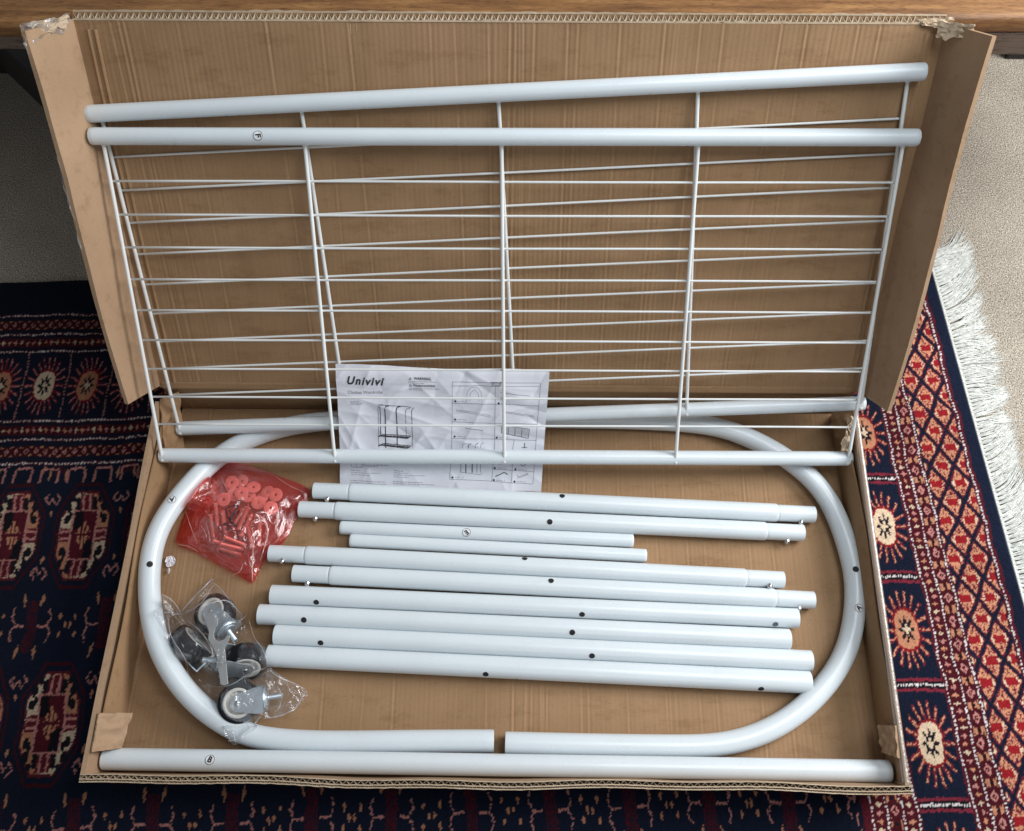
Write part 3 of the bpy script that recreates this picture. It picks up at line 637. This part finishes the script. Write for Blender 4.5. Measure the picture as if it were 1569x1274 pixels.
# ------------------------------------------------------------------ straight tubes
def straight(label, l, r_, wpx, z=None, swage=None, holes=(), pins=(), st=None, group='white tubes laid side by side in the box', cap=False):
    # radius from the width it shows
    P0 = unp(l, FZ+.014); rad = wpx*depth_scale(P0)/2; zc = FZ + rad + .0006 if z is None else z
    P0, P1 = unp(l, zc), unp(r_, zc); d = P1-P0; Ld = np.linalg.norm(d); o = thing('metal_tube', label, 'metal tube', (P0+P1)/2, group)
    m = MB(); rs = rad*.90
    if swage:
        sl = np.linalg.norm(unp((swage[0], l[1]), zc)-P0); sr = np.linalg.norm(unp((swage[1], r_[1]), zc)-P1)
        prof = [(.025, rs*.85), (.0002, rs*.87), (0, rs*.93), (.0006, rs), (.003, rs), (sl-.006, rs), (sl-.0030, rs), (sl-.0022, rs*.97), (sl-.0012, rs*.98), (sl, rad*.98), (sl+.002, rad), (sl+.006, rad), (Ld-sr-.006, rad), (Ld-sr-.002, rad), (Ld-sr, rad*.98), (Ld-sr+.0012, rs*.98), (Ld-sr+.0022, rs*.97), (Ld-sr+.003, rs), (Ld-sr+.006, rs), (Ld-.003, rs), (Ld-.0006, rs), (Ld, rs*.93), (Ld-.0002, rs*.87), (Ld-.025, rs*.85)]
    elif cap:
        prof = [(0, .0002), (.0002, rad*.7), (.001, rad*.92), (.0025, rad), (.006, rad), (Ld-.006, rad), (Ld-.0025, rad), (Ld-.001, rad*.92), (Ld-.0002, rad*.7), (Ld, .0002)]
    else:
        prof = [(.025, rad*.86), (.0002, rad*.88), (0, rad*.94), (.0007, rad), (.004, rad), (Ld-.004, rad), (Ld-.0007, rad), (Ld, rad*.94), (Ld-.0002, rad*.88), (Ld-.025, rad*.86)]
    m.lathe(P0, d, prof, 32); m.build('tube', WHITE, o, True, angle=35)
    if swage:
        u = d/Ld
        for q in (P0+u*(sl-.0005), P1-u*(sr-.0005)):
            m = MB(); m.lathe(q-u*.001, u, [(0, rs*.99), (.0004, rs*1.05), (.0016, rs*1.05), (.002, rs*.99)], 32); m.build('collar', CAPM, o)
    for h in holes: hole(P0, P1, rad, h[:2], o, .0046 if rad > .0125 else .0044, mat_grey if len(h) > 2 else None)
    for p in pins: pin(P0, P1, rs, p, o)
    if st: sticker(surf_at_px(P0, P1, rad, st[0]), st[1], st[2], o)
    return o
mat_grey = mat('grey_hole_shade', (.10, .13, .15), .5, .4)
straight('topmost tube of the pile, with reduced ends, overlapping the foot of the leaflet', (481, 752), (1248, 789), 28, None, (538, 1189), [(861, 760)], [(503, 764), (1225, 799)])
straight('tube with reduced ends, second from the top of the pile, above the short tubes', (459, 780.5), (1231, 817), 28, None, (516, 1172), [(842, 800)], [(484, 797), (1205, 833)])
straight('upper one of the two short thin tubes, with a letter E sticker', (521, 808.5), (971, 829), 20.6, None, None, [], [], ((715.5, 816), 'E', math.radians(-135)), cap=True)
sh = straight('lower one of the two short thin tubes, without a sticker', (536, 828.5), (991, 852), 20.6, None, None, [], [], cap=True)
straight('tube with reduced ends just under the short tubes, reaching farthest left of the pinned ones', (413, 848), (1200.5, 889), 28.4, None, (471, 1141), [(804, 856)], [(435, 859), (1176.6, 897)])
straight('tube with reduced ends, lowest of the four pinned tubes', (449.5, 879), (1247, 920), 29, None, (508, 1186), [(844, 890)], [(472, 893), (1223, 932)])
straight('plain thick tube, uppermost of the bottom four, with a greyish hole near its right end', (416, 911.5), (1222, 948), 30, None, None, [(487.4, 923.5), (891, 942), (1185, 957, 1)])
straight('plain thick tube reaching farthest left of the bottom four', (397, 941.5), (1209.5, 980), 31, None, None, [(469, 950.6), (876, 969.5)])
straight('plain thick tube, second from the bottom of the pile', (421.5, 973), (1243, 1013), 31, None, None, [(494, 985.7), (906, 1005.5)])
straight('plain thick tube at the bottom of the pile, its right end near the curved tube', (410.5, 1005), (1241, 1046), 33, None, None, [(744.6, 1033.7), (1163.4, 1056)])
straight('longest white tube, alone along the front edge of the box, letter B sticker', (158, 1163), (1364, 1182), 32, .050, None, [], [], ((327, 1164.5), 'B', math.radians(-22)), None, True)

# ------------------------------------------------------------------ leaflet
PW = dict(BL=unp((521, 744), FZ+.003), BR=unp((829, 754), FZ+.003), TL=unp((514, 559), .160), TR=unp((842, 570), .160))
pc = [PW['BL'], PW['BR'], PW['TR'], PW['TL']]; pn_ = np.cross(pc[1]-pc[0], pc[3]-pc[0]); pn_ /= np.linalg.norm(pn_)
PR = random.Random(3); creases = [(PR.uniform(0, 1), PR.uniform(0, 1), PR.uniform(0, math.pi), PR.uniform(.10, .30), PR.uniform(.0010, .0028)*PR.choice((1, 1, -1))) for _ in range(60)]
creases += [(.12, .22, 1.9, .22, .003), (.16, .2, 1.1, .16, .003), (.3, .62, -.35, .45, .003), (.32, .45, -.7, .3, -.002), (.55, .8, .5, .25, .0025), (.7, .72, 1.2, .2, .0025)]
def paper_pt(a, b, off=0.):
    p = bil(pc, a, b); h = .0035*noise.noise(Vector((a*3.1, b*2.2, 1))) + .0016*noise.noise(Vector((a*8, b*6, 4)))
    h += -.010*math.sin(min(1, b*1.15)*math.pi)
    for (ca, cb_, th, ln, am) in creases:
        x_, y_ = (a-ca)*1.5, b-cb_; u_ = x_*math.cos(th)+y_*math.sin(th); v_ = -x_*math.sin(th)+y_*math.cos(th)
        g = math.exp(-(u_/ln)**2)
        if g > .02: h += am*g*math.exp(-abs(v_)/.030)
    lift = 0
    if b > .9: lift = .006*(b-.9)*10*(.5+noise.noise(Vector((a*4, 0, 9))))
    h += .012*max(0, a-.93)/.07*max(0, b-.75) if a > .93 else 0
    p = p + np.array([0, 0, -.0]) ; e = .004*noise.noise(Vector((a*5, 3, b*2)))*(1 if b > .97 else 0)
    return p + pn_*(h+off-lift*.5)
lf = thing('instruction_leaflet', 'creased white instruction leaflet with black print, behind the front shelf', 'leaflet', (pc[0]+pc[1])/2)
m = MB(); I = [[paper_pt(a, b + (.010*math.sin(a*9+.5) if b == 1 else 0)) for a in np.linspace(0, 1, 190)] for b in np.linspace(0, 1, 130)]; m.grid(I)
m.grid([[p - pn_*.0003 for p in r] for r in I][::-1]); m.build('sheet', PAPER, lf)
def ab(x, y):                                # place on the sheet
    t = (y-115)/(800-115); xl, xr = lerp(137, 152, t), lerp(1348, 1303, t); a = (x-xl)/(xr-xl)
    yt, yb = lerp(112, 148, a), lerp(797, 835, a); return a, (yb-y)/(yb-yt)
ink, grey = MB(), MB()
def stroke(mb, pts, wd=2.4):
    for (x0, y0), (x1, y1) in zip(pts[:-1], pts[1:]):
        L_ = math.hypot(x1-x0, y1-y0); k = max(1, int(L_/12)); nx_, ny_ = -(y1-y0)/L_*wd/2, (x1-x0)/L_*wd/2
        mb.grid([[paper_pt(*ab(lerp(x0, x1, i/k)+s*nx_, lerp(y0, y1, i/k)+s*ny_), .00035) for i in range(k+1)] for s in (1, -1)])
def words(mb, body, x, y, size, shear=0, bold=0, skew=.03, sx=1., sp=1.05):
    vs, fs = text_mesh(body, size, shear, bold, sp)
    vs, fs = dice(vs, fs, 6., 3 if size > 40 else 1)
    mb.add([paper_pt(*ab(x+vx*sx, y-vy+vx*skew), .0007) for vx, vy in vs], fs)
words(ink, 'Univivi', 300, 203, 62, .28, 2.0, .04, .98, 1.22); words(ink, '®', 410, 190, 16)
words(grey, 'Clothes Wardrobe', 303, 266, 25, 0, .2, .0, .98)
words(ink, 'WARNING.', 632, 188, 19, 0, .4, .04); words(ink, 'WAARSCHUWING', 640, 226, 16, 0, .4, .04, .9)
words(ink, 'PARTS LIST', 1050, 208, 13, 0, .3, .02); words(ink, 'STUKLIJST', 1050, 220, 12, 0, .3, .02)
def tri(x, y, s): stroke(ink, [(x-s, y+s*.7), (x, y-s*.8), (x+s, y+s*.7), (x-s, y+s*.7)], 2)
tri(562, 185, 7); tri(562, 224, 7)
def para(x, y, ws, mb=None, dy=9, wd=2.6, sl=.045):
    for k, w_ in enumerate(ws):
        xx = x
        while xx < x+w_:
            e = min(x+w_, xx+PR.uniform(8, 26)); stroke(mb or grey, [(xx, y+k*dy+(xx-x)*sl), (e, y+k*dy+(e-x)*sl)], wd); xx = e + 4
para(550, 199, [160, 90]); para(553, 238, [175, 80]); para(216, 318, [50, 76, 60], None, 8)
para(214, 712, [60, 170, 110], None, 12); para(212, 770, [200, 210, 150], None, 12); para(460, 716, [55, 80, 180, 90], None, 11); para(455, 775, [170, 240, 150], None, 11); para(280, 682, [150, 90], None, 8)
stroke(grey, [(216, 672), (216, 694), (276, 697), (276, 674)], 2); stroke(grey, [(246, 673), (246, 695)], 2)
# wardrobe drawing
for x_, y0, y1, wd in ((372, 345, 580, 2.2), (384, 338, 520, 4), (412, 345, 588, 5.5), (478, 350, 588, 5.5), (530, 360, 530, 2.2), (565, 358, 580, 3)):
    stroke(ink, [(x_, y1), (x_, y0+12), (x_+8, y0-2), (x_+26 if x_ > 400 and x_ < 560 else x_+14, y0-5)], wd)
stroke(ink, [(372, 335), (540, 346), (563, 352)], 2.6); 
for yy in (508, 562):
    stroke(ink, [(370, yy+18), (400, yy), (556, yy+14), (536, yy+28), (370, yy+10)], 3.5)
    for k in range(9): stroke(grey, [(385+k*19, yy+2+k*1.4), (372+k*19, yy+14+k*1.4)], 3)
    stroke(ink, [(385, yy+8), (548, yy+22)], 7)
# parts table
hl = [[(797, 205), (1294, 210)], [(797, 225), (1290, 228)], [(797, 325), (1286, 341)], [(795, 435), (1280, 452)], [(790, 530), (1272, 548)], [(1030, 672), (1262, 676)], [(1022, 708), (1258, 722)], [(780, 763), (1022, 776)], [(1018, 776), (1252, 792)]]
for q in hl: stroke(grey, q, 2.4)
for q in [[(800, 203), (790, 590), (780, 763)], [(1042, 226), (1035, 590), (1020, 776)], [(1296, 210), (1255, 792)], [(1148, 545), (1140, 590), (1134, 784)]]: stroke(grey, q, 2.4)
for (x_, y_) in ((815, 314), (1060, 328), (812, 422), (808, 520), (1048, 531), (796, 753), (1037, 702), (1155, 709), (1032, 770), (1150, 777)):
    n_ = 10; ink.add([paper_pt(*ab(x_+6*math.cos(k*.628), y_+6*math.sin(k*.628)), .0004) for k in range(n_)], [tuple(range(n_))])
    para(x_+14, y_, [34], None); stroke(grey, [(x_+50, y_+9), (x_+62, y_+4), (x_+60, y_-4)], 1.6)
stroke(grey, [(880, 315), (882, 265), (900, 238), (925, 232), (948, 242), (962, 268), (964, 316)], 2); stroke(grey, [(897, 315), (900, 270), (925, 246), (946, 272), (948, 315)], 2)
stroke(grey, [(820, 373), (1010, 405), (1012, 397), (822, 365), (820, 373)], 2); stroke(grey, [(1100, 380), (1255, 412), (1257, 405), (1102, 373), (1100, 380)], 2)
stroke(grey, [(1070, 262), (1240, 284)], 2.6); stroke(grey, [(868, 470), (970, 487)], 3.5)
stroke(ink, [(1075, 460), (1075, 505), (1228, 535), (1234, 480), (1075, 460)], 2.4)
for k in (1, 2, 3): stroke(ink, [(1075+k*39, 465+k*4.6), (1075+k*38, 505+k*7.5)], 2.6)
for k in range(7): stroke(grey, [(1078, 466+k*6), (1230, 486+k*7)], 1.8)
for x_ in (852, 885, 925, 955): stroke(ink if x_ in (885, 925) else grey, [(x_, 588), (x_+4, 566), (x_+18, 560)], 3)
for x_, wd in ((843, 2.2), (872, 5), (908, 5), (935, 2.4), (955, 2)): stroke(ink, [(x_, 670), (x_, 728)], wd)
stroke(grey, [(843, 725), (955, 740), (970, 730)], 2.2)
stroke(ink, [(1040, 750), (1090, 727), (1112, 738)], 4.5); stroke(grey, [(1165, 740), (1172, 752), (1190, 746), (1226, 732), (1224, 738), (1186, 754), (1166, 758)], 2.4)
stroke(ink, [(1207, 562), (1207, 590)], 3.5); stroke(ink, [(1190, 588), (1222, 588)], 3); stroke(grey, [(1180, 676), (1190, 690), (1206, 690), (1214, 678)], 3.5); stroke(ink, [(1062, 680), (1082, 676)], 5)
ink.build('bold_print', INK, lf, False)['kind'] = 'stuff'; grey.build('fine_print', GREYINK, lf, False)['kind'] = 'stuff'

# ------------------------------------------------------------------ bags
def bag(name, label, cat, px, centre, zc, H, mt, rim=40, flat_z=None, seed=0, wr=.0035, over=()):
    B_ = catmull([np.array([*p, 0.]) for p in px+[px[0]]], 6)[:-1]; nb = len(B_)
    th = thing(name, label, cat, (*unp(centre, FZ)[:2], FZ))
    m = MB(); rings = []
    for j in range(rim+1):
        t = j/rim; row = []
        for k in range(nb+1):
            q = B_[k % nb]; jag = 1 + (.02*noise.noise(Vector((k*.7, seed, 0))) if j == rim else 0)
            x_, y_ = centre[0] + (q[0]-centre[0])*t*jag, centre[1] + (q[1]-centre[1])*t*jag
            z = zc(x_, y_, t)
            n1_ = noise.noise(Vector((x_*.035, y_*.035, seed))); n2_ = abs(noise.noise(Vector((x_*.07+3, y_*.05, seed+2)))); n3_ = abs(noise.noise(Vector((x_*.15, y_*.13, seed+5))))
            z += wr*(1.1*n1_ + 1.6*(.35-n2_) + .9*(.3-n3_))*(1 if t < .97 else .6)
            row.append(unp((x_, y_), max(FZ+.002, z)))
        rings.append(row)
    m.grid(rings)
    low = [[unp(( centre[0] + (B_[k % nb][0]-centre[0])*t, centre[1] + (B_[k % nb][1]-centre[1])*t), max(FZ+.0008, min(rings[int(t*rim)][k % nb][2]-.0015, FZ+.003 if t < .93 else rings[int(t*rim)][k % nb][2]-.0012))) for k in range(nb+1)] for t in (0, .25, .5, .75, .93, 1.0)]
    m.grid(low[::-1]); m.build('film', mt, th); return th, rings
FOLD_C = film('film_crease_clear', (.98, .98, .99), (.93, .95, 1.0), .42, .10, .12)
FOLD_R = film('film_crease_red', (1, .75, .7), (1.0, .66, .60), .45, .12, .12)
def wrinkle(x_, y_, seed, wr):
    n1_ = noise.noise(Vector((x_*.035, y_*.035, seed))); n2_ = abs(noise.noise(Vector((x_*.07+3, y_*.05, seed+2)))); n3_ = abs(noise.noise(Vector((x_*.15, y_*.13, seed+5))))
    return wr*(1.1*n1_ + 1.6*(.35-n2_) + .9*(.3-n3_))
def folds(parent, lines, zfun, seed, wr, mt):
    for wd, pts in lines:
        c_ = catmull([np.array([p[0]/2.77+230, p[1]/2.77+690, 0.]) for p in pts], 8); n_ = len(c_); rows = [[], [], []]
        for i, p in enumerate(c_):
            t_ = c_[min(i+1, n_-1)] - c_[max(i-1, 0)]; t_ /= np.linalg.norm(t_); nn = np.array([-t_[1], t_[0], 0])
            jx = .9*noise.noise(Vector((p[0]*.2, p[1]*.2, seed+1))); w_ = wd*(.25+math.sin(math.pi*(i+.5)/n_)**.6)*(.7+.8*abs(noise.noise(Vector((i*.37, seed, 2)))))
            for row, o_, dz in zip(rows, (-.5, 0, .5), (0, .0016, 0)):
                q = p + nn*(o_*w_ + jx); row.append(unp((q[0], q[1]), max(FZ+.003, zfun(q[0], q[1], .55) + wrinkle(q[0], q[1], seed, wr) + .0012 + dz)))
        m = MB(); m.grid(rows); m.build('crease', mt, parent)
def fade(t, p=2.2): return max(0., 1-t**p)
red_px = [(345, 706), (375, 712), (420, 727), (474, 752), (455, 790), (437, 828), (412, 848), (395, 880), (387, 893), (362, 880), (320, 857), (300, 846), (272, 834), (272, 818), (286, 780), (300, 752), (322, 728)]
def zred(x, y, t):
    z = FZ + .003 + .026*fade(t, 2.0)
    for (hx, hy, hr, hz) in ((375, 760, 60, .004), (360, 810, 55, .006)): z += hz*math.exp(-((x-hx)**2+(y-hy)**2)/hr**2)
    d = (x-300)*.8 + (y-730)*.6              # towards the curved tube the film rides up on it
    if x < 322 and (x-262)*.62 + (y-770) < 22 and y < 800: z = max(z, AZ + .0163 + lift(x) + .004)
    return z
rb, rings = bag('red_plastic_bag', 'translucent red plastic bag holding washers and screws', 'plastic bag', red_px, (365, 800), zred, .03, REDFILM, 44, None, 2, .0042)
# printed mark on the film
def film_pt(x, y):
    z = zred(x, y, .2) + wrinkle(x, y, 2, .0042); return unp((x, y), z+.004)
mk = MB()
def fstroke(pts, wd=.9):
    wd *= 1.25
    for (x0, y0), (x1, y1) in zip(pts[:-1], pts[1:]):
        L_ = math.hypot(x1-x0, y1-y0); nx_, ny_ = -(y1-y0)/L_*wd/2, (x1-x0)/L_*wd/2
        mk.grid([[film_pt(lerp(x0, x1, i/4)+s*nx_, lerp(y0, y1, i/4)+s*ny_) for i in range(5)] for s in (1, -1)])
cr = lambda x, y: (x/5.79+240, y/5.79+690)
fstroke([cr(612, 520), cr(655, 497), cr(722, 492), cr(650, 618), cr(625, 590), cr(612, 520)], 1.5)
fstroke([cr(650, 628), cr(710, 675), cr(588, 662), cr(650, 628)], 1.5); fstroke([cr(722, 492), cr(652, 622)], 2.2)
for body, cx_, cy_, sz, rt in (('4', 650, 545, 7.5, -.35), ('LDPE', 712, 572, 5.2, 1.15), ('LDPE', 640, 700, 5.0, 0.05)):
    vs, fs = text_mesh(body, sz, 0, .18); c0 = cr(cx_, cy_); mk.add([film_pt(c0[0]+vx*math.cos(rt)+vy*math.sin(rt), c0[1]-vy*math.cos(rt)+vx*-math.sin(rt)) for vx, vy in vs], fs)
mk.build('recycling_mark', INK, rb, False)
folds(rb, [(2.2, [(415, 212), (425, 262), (478, 288), (500, 345), (482, 420), (466, 470)]), (2.6, [(415, 215), (418, 300), (440, 370), (436, 450), (433, 560)]), (1.3, [(112, 400), (160, 408), (205, 432)]),
    (1.4, [(160, 225), (200, 170), (250, 130)]), (1.2, [(236, 300), (248, 345), (256, 390)]), (1.2, [(530, 110), (590, 150), (655, 180)]), (1.3, [(330, 540), (380, 515), (395, 480)]), (1.4, [(215, 320), (232, 345), (240, 370)]), (1.0, [(560, 330), (545, 375), (520, 400)]), (1.0, [(300, 110), (330, 170), (380, 180)]), (1.2, [(150, 260), (170, 320), (200, 400)])], zred, 2, .0042, FOLD_R)
# washers and screws inside
proto = None
for k, (x_, y_, r_, h) in enumerate([(755, 385, 70, .012), (860, 335, 62, .007), (1060, 400, 62, .012), (1015, 515, 70, .016), (905, 470, 62, .010), (985, 375, 60, .007), (600, 440, 55, .007), (670, 290, 62, .009), (690, 395, 58, .006), (940, 430, 55, .006), (760, 280, 60, .005), (820, 420, 60, .005)]):
    if proto is None:
        m = MB(); m.lathe((0, 0, 0), (0, 0, 1), [(0, .0024), (0, .0105), (.0006, .0114), (.0026, .0114), (.0032, .0105), (.0032, .0034), (.0028, .0024), (0, .0024)], 26)
        w_ = m.build('washer', WASH, None, True, angle=40); proto = w_
    else: w_ = proto.copy(); sc.collection.objects.link(w_)
    w_.location = unp(cr(x_, y_), FZ+h).tolist(); w_.rotation_euler = (random.uniform(-.35, .35), random.uniform(-.35, .35), 0)
    tag(w_, {3: 'round plastic washer nearest the screws at the right of the red bag', 6: 'round plastic washer farthest left in the red bag', 2: 'round plastic washer farthest right in the red bag', 10: 'round plastic washer nearest the shelf rail in the red bag'}.get(k, 'white round plastic washer with a centre hole, in the heap inside the red bag'), 'washer', 'washers inside the red bag')
proto = None
for k, ((x0, y0), (x1, y1), h) in enumerate([((480, 570), (505, 790), .008), ((522, 470), (542, 720), .010), ((815, 505), (690, 775), .012), ((775, 520), (650, 730), .009), ((500, 800), (765, 915), .012), ((540, 865), (770, 935), .008), ((600, 770), (800, 850), .010), ((745, 770), (850, 560), .008), ((585, 540), (610, 740), .006), ((915, 640), (905, 850), .010), ((560, 830), (785, 885), .015), ((860, 880), (800, 660), .007)]):
    if proto is None:
        m = MB(); l_ = .040; prof = [(0, .0001), (.0002, .0040), (.0024, .0062), (.0032, .0062), (.0034, .0034)]
        for q in range(24): prof += [(.0036+q*.0014, .0036), (.0043+q*.0014, .0031)]
        prof += [(l_, .0029), (l_+.0015, .0001)]; m.lathe((0, 0, 0), (0, 1, 0), prof, 12); s_ = m.build('screw', SCREWM, None, True, angle=30); proto = s_
    else: s_ = proto.copy(); sc.collection.objects.link(s_)
    p, q = unp(cr(x0, y0), FZ+h), unp(cr(x1, y1), FZ+h); d = Vector((q-p).tolist()); s_.location = p.tolist(); s_.rotation_euler = d.to_track_quat('Y', 'Z').to_euler()
    tag(s_, 'steel screw lying among others at the bottom of the red bag', 'screw', 'screws inside the red bag')

# casters inside the clear bag
def caster(label, px, z, axle, up, R=.0298):
    c = unp(px, z); ax_ = np.array(axle, float); ax_ /= np.linalg.norm(ax_); u = np.array(up, float); u = u - ax_*(u@ax_); u /= np.linalg.norm(u); s = np.cross(ax_, u)
    o = thing('caster_wheel', label, 'caster', c, 'casters inside the clear bag')
    m = MB(); hw = .0138
    m.lathe(c-ax_*hw, ax_, [(.0015, R*.70), (0, R*.74), (-.0002, R*.86), (.0014, R*.95), (.004, R*.995), (hw, R), (2*hw-.004, R*.995), (2*hw-.0014, R*.95), (2*hw+.0002, R*.86), (2*hw, R*.74), (2*hw-.0015, R*.70)], 36)
    wh = m.build('tyre', RUBBER, o)
    m = MB()
    for sg in (-1, 1):
        m.lathe(c+ax_*sg*(hw-.0015), ax_*sg, [(0, R*.73), (.0012, R*.72), (.0014, R*.58), (0, R*.55), (-.004, R*.54)], 36)
        m.lathe(c, ax_*sg, [(hw-.004, R*.01), (hw, R*.28), (hw-.004, R*.30)], 20)
        for k in range(6):
            a_ = k*math.pi/3; dd = u*math.cos(a_)+s*math.sin(a_); e = np.cross(ax_, dd)
            pts = [c+ax_*sg*(hw-.0035)+dd*rr_+e*w_ for rr_, w_ in ((R*.25, -.0014), (R*.57, -.0014), (R*.57, .0014), (R*.25, .0014))]; m.add(pts, [(0, 1, 2, 3)])
        m.lathe(c, ax_*sg, [(hw-.0055, R*.05), (hw-.005, R*.57)], 30)
    m.build('rim', RIMM, o)
    m = MB(); 
    for sg in (-1, 1):                          # fork cheeks: wide at the top plate, round at the axle
        out = [(.012*math.sin(t), -.010*math.cos(t)) for t in np.linspace(-1.4, 1.4, 9)] + [(.0185, .026), (.0185, .034), (-.0185, .034), (-.0185, .026)]
        n_ = len(out); A_ = [c + ax_*sg*(hw+.0018) + s*p[0] + u*p[1] for p in out]; B_ = [p + ax_*sg*.0016 for p in A_]
        m.add(A_+B_, [tuple(range(n_)), tuple(range(n_, 2*n_))[::-1]] + [(i, (i+1) % n_, n_+(i+1) % n_, n_+i) for i in range(n_)])
    q = c + u*.034; A_ = [q + ax_*a_ + s*b_ for a_, b_ in ((-.0172, -.0185), (.0172, -.0185), (.0172, .0185), (-.0172, .0185))]; B_ = [p+u*.002 for p in A_]
    m.add(A_+B_, [(3, 2, 1, 0), (4, 5, 6, 7), (0, 1, 5, 4), (1, 2, 6, 5), (2, 3, 7, 6), (3, 0, 4, 7)]); m.build('fork', ZINC, o, False)
    m = MB(); m.lathe(c-ax_*(hw+.0045), ax_, [(0, .0001), (.0005, .0030), (.0015, .0042), (.0016, .003), (2*hw+.0075, .003), (2*hw+.0076, .0042), (2*hw+.0087, .003), (2*hw+.009, .0001)], 14); m.build('axle', STEEL, o)
    m = MB(); prof = [(.0360, .001), (.0360, .0160), (.0375, .0172), (.0392, .0160), (.0396, .0125), (.0415, .0120), (.0418, .0048)]
    for k in range(12): prof += [(.0425+k*.0016, .0043), (.0433+k*.0016, .0036)]
    prof += [(.062, .0036), (.063, .0001)]; m.lathe(c, u, prof, 22); m.build('threaded_stem', ZINC, o, True, angle=35)
    return o
caster('lowest caster in the clear bag, its pale rim and stem seen from the side', (367, 1076), FZ+.030, (.10, -.22, 1), (1, .14, .05))
caster('upper caster in the clear bag, rim behind the head of the wrench', (330, 941), FZ+.031, (-.25, .1, 1), (.75, -.75, .12))
caster('caster at the left of the clear bag, showing its black tyre edge-on', (290, 987), FZ+.031, (.62, .62, .12), (.55, -.60, -.45))
caster('caster at the right middle of the clear bag, tyre edge-on beside the wrench shaft', (377, 1014), FZ+.031, (.22, -.85, .50), (-.85, -.1, .40))
# wrench
wpx = [(401, 320), (385, 345), (388, 385), (410, 440), (404, 500), (440, 560), (465, 620), (490, 815), (516, 822), (544, 812), (520, 560), (548, 505), (556, 478), (536, 470), (516, 500), (480, 512), (450, 498), (442, 470), (450, 430), (470, 400), (472, 350), (440, 322)]
cw = lambda x, y: (x/4.55+230, y/4.55+870)
zt = FZ+.070; pts = [unp(cw(*q), zt - .012*(q[1]-300)/500) for q in wpx]; n_ = len(pts)
m = MB(); m.add([p for p in pts] + [p-np.array([0, 0, .0022]) for p in pts], [tuple(range(n_))[::-1], tuple(range(n_, 2*n_))] + [(i, (i+1) % n_, n_+(i+1) % n_, n_+i) for i in range(n_)])
tag(m.build('wrench', WRENCHM, None, False, .0004), 'flat grey open-end wrench lying on the casters in the clear bag', 'wrench')
clear_px = [cw(*q) for q in [(78, 180), (140, 225), (212, 300), (320, 170), (432, 70), (444, 120), (482, 128), (560, 210), (640, 320), (700, 480), (790, 540), (815, 600), (830, 680), (900, 745), (1000, 800), (1095, 868), (1060, 940), (1000, 1000), (870, 1050), (775, 1052), (740, 1120), (660, 1170), (620, 1225), (575, 1235), (520, 1160), (470, 1050), (420, 940), (360, 870), (285, 790), (210, 690), (150, 580), (90, 440), (20, 312), (75, 268)]]
def zclear(x, y, t):
    z = FZ + .004 + .012*fade(t, 3)
    for (hx, hy, hr, hz) in ((367, 1072, 34, .048), (331, 940, 34, .046), (288, 985, 32, .046), (384, 1010, 32, .046), (330, 1005, 34, .040), (405, 1050, 24, .030), (420, 1050, 26, .022)):
        q = ((x-hx)**2+(y-hy)**2)/hr**2; z = max(z, FZ + .003 + (hz+.016)*math.exp(-q*q*.8)*1.12)
    if x < 262 and y < 985: z = max(z, AZ + .0163 + lift(x) + .004)
    if 330 < x < 400 and y > 1112: z = max(z, FZ+.037)
    return z
clb, _r = bag('clear_plastic_bag', 'clear plastic bag holding four casters and a wrench', 'plastic bag', clear_px, (335, 1012), zclear, .05, CLEARFILM, 60, None, 9, .0045)

folds(clb, [(2.6, [(138, 680), (190, 620), (262, 548)]), (2.0, [(150, 690), (215, 650), (272, 570)]), (2.2, [(50, 612), (95, 640), (130, 692)]), (1.6, [(20, 688), (80, 690), (135, 698)]), (1.8, [(75, 700), (90, 790), (150, 890), (170, 970), (245, 1050)]),
    (2.2, [(160, 725), (215, 770), (255, 830), (270, 880)]), (1.6, [(215, 1000), (330, 1000), (420, 950), (492, 925)]), (1.3, [(393, 935), (400, 970), (408, 995)]), (2.0, [(500, 930), (550, 965), (600, 985), (662, 1018)]), (1.8, [(660, 1022), (620, 1090), (560, 1125), (480, 1140)]),
    (2.2, [(322, 1185), (350, 1200), (362, 1240)]), (2.4, [(330, 1235), (375, 1225), (440, 1165), (470, 1130)]), (1.6, [(190, 690), (260, 650), (330, 640), (390, 700)]), (1.4, [(345, 720), (380, 725), (410, 700)]), (1.3, [(250, 1080), (290, 1140), (325, 1185)]),
    (1.4, [(540, 1000), (560, 1050), (540, 1110)]), (1.2, [(580, 980), (600, 1030), (650, 1030)]), (1.6, [(265, 560), (300, 590), (340, 640)]), (1.3, [(420, 720), (440, 790), (480, 850), (500, 915)])], zclear, 9, .0045, FOLD_C)
# small paper scraps by the left curved tube
def scrap(px, rad, label, seed, sx=1.):
    c = unp(px, FZ+.004); m = MB(); rows = []
    for j in range(7):
        rows.append([c + np.array([math.cos(k*.4488)*rad*sx, math.sin(k*.4488)*rad, 0])*(j/6)*(1+.35*noise.noise(Vector((k % 14*1.3, seed, 0)))) + np.array([0, 0, .004*noise.noise(Vector((j*.9, (k % 14)*.8, seed)))+.001]) for k in range(15)])
    m.grid(rows); tag(m.build('paper_scrap', SCRAP, None, False), label, 'paper scrap')
scrap((261, 861), .0095, 'crumpled white paper scrap beside the left curved tube, between the bags', 3)
scrap((259, 875), .0045, 'tiny white paper sliver just below the crumpled scrap', 6, .35)
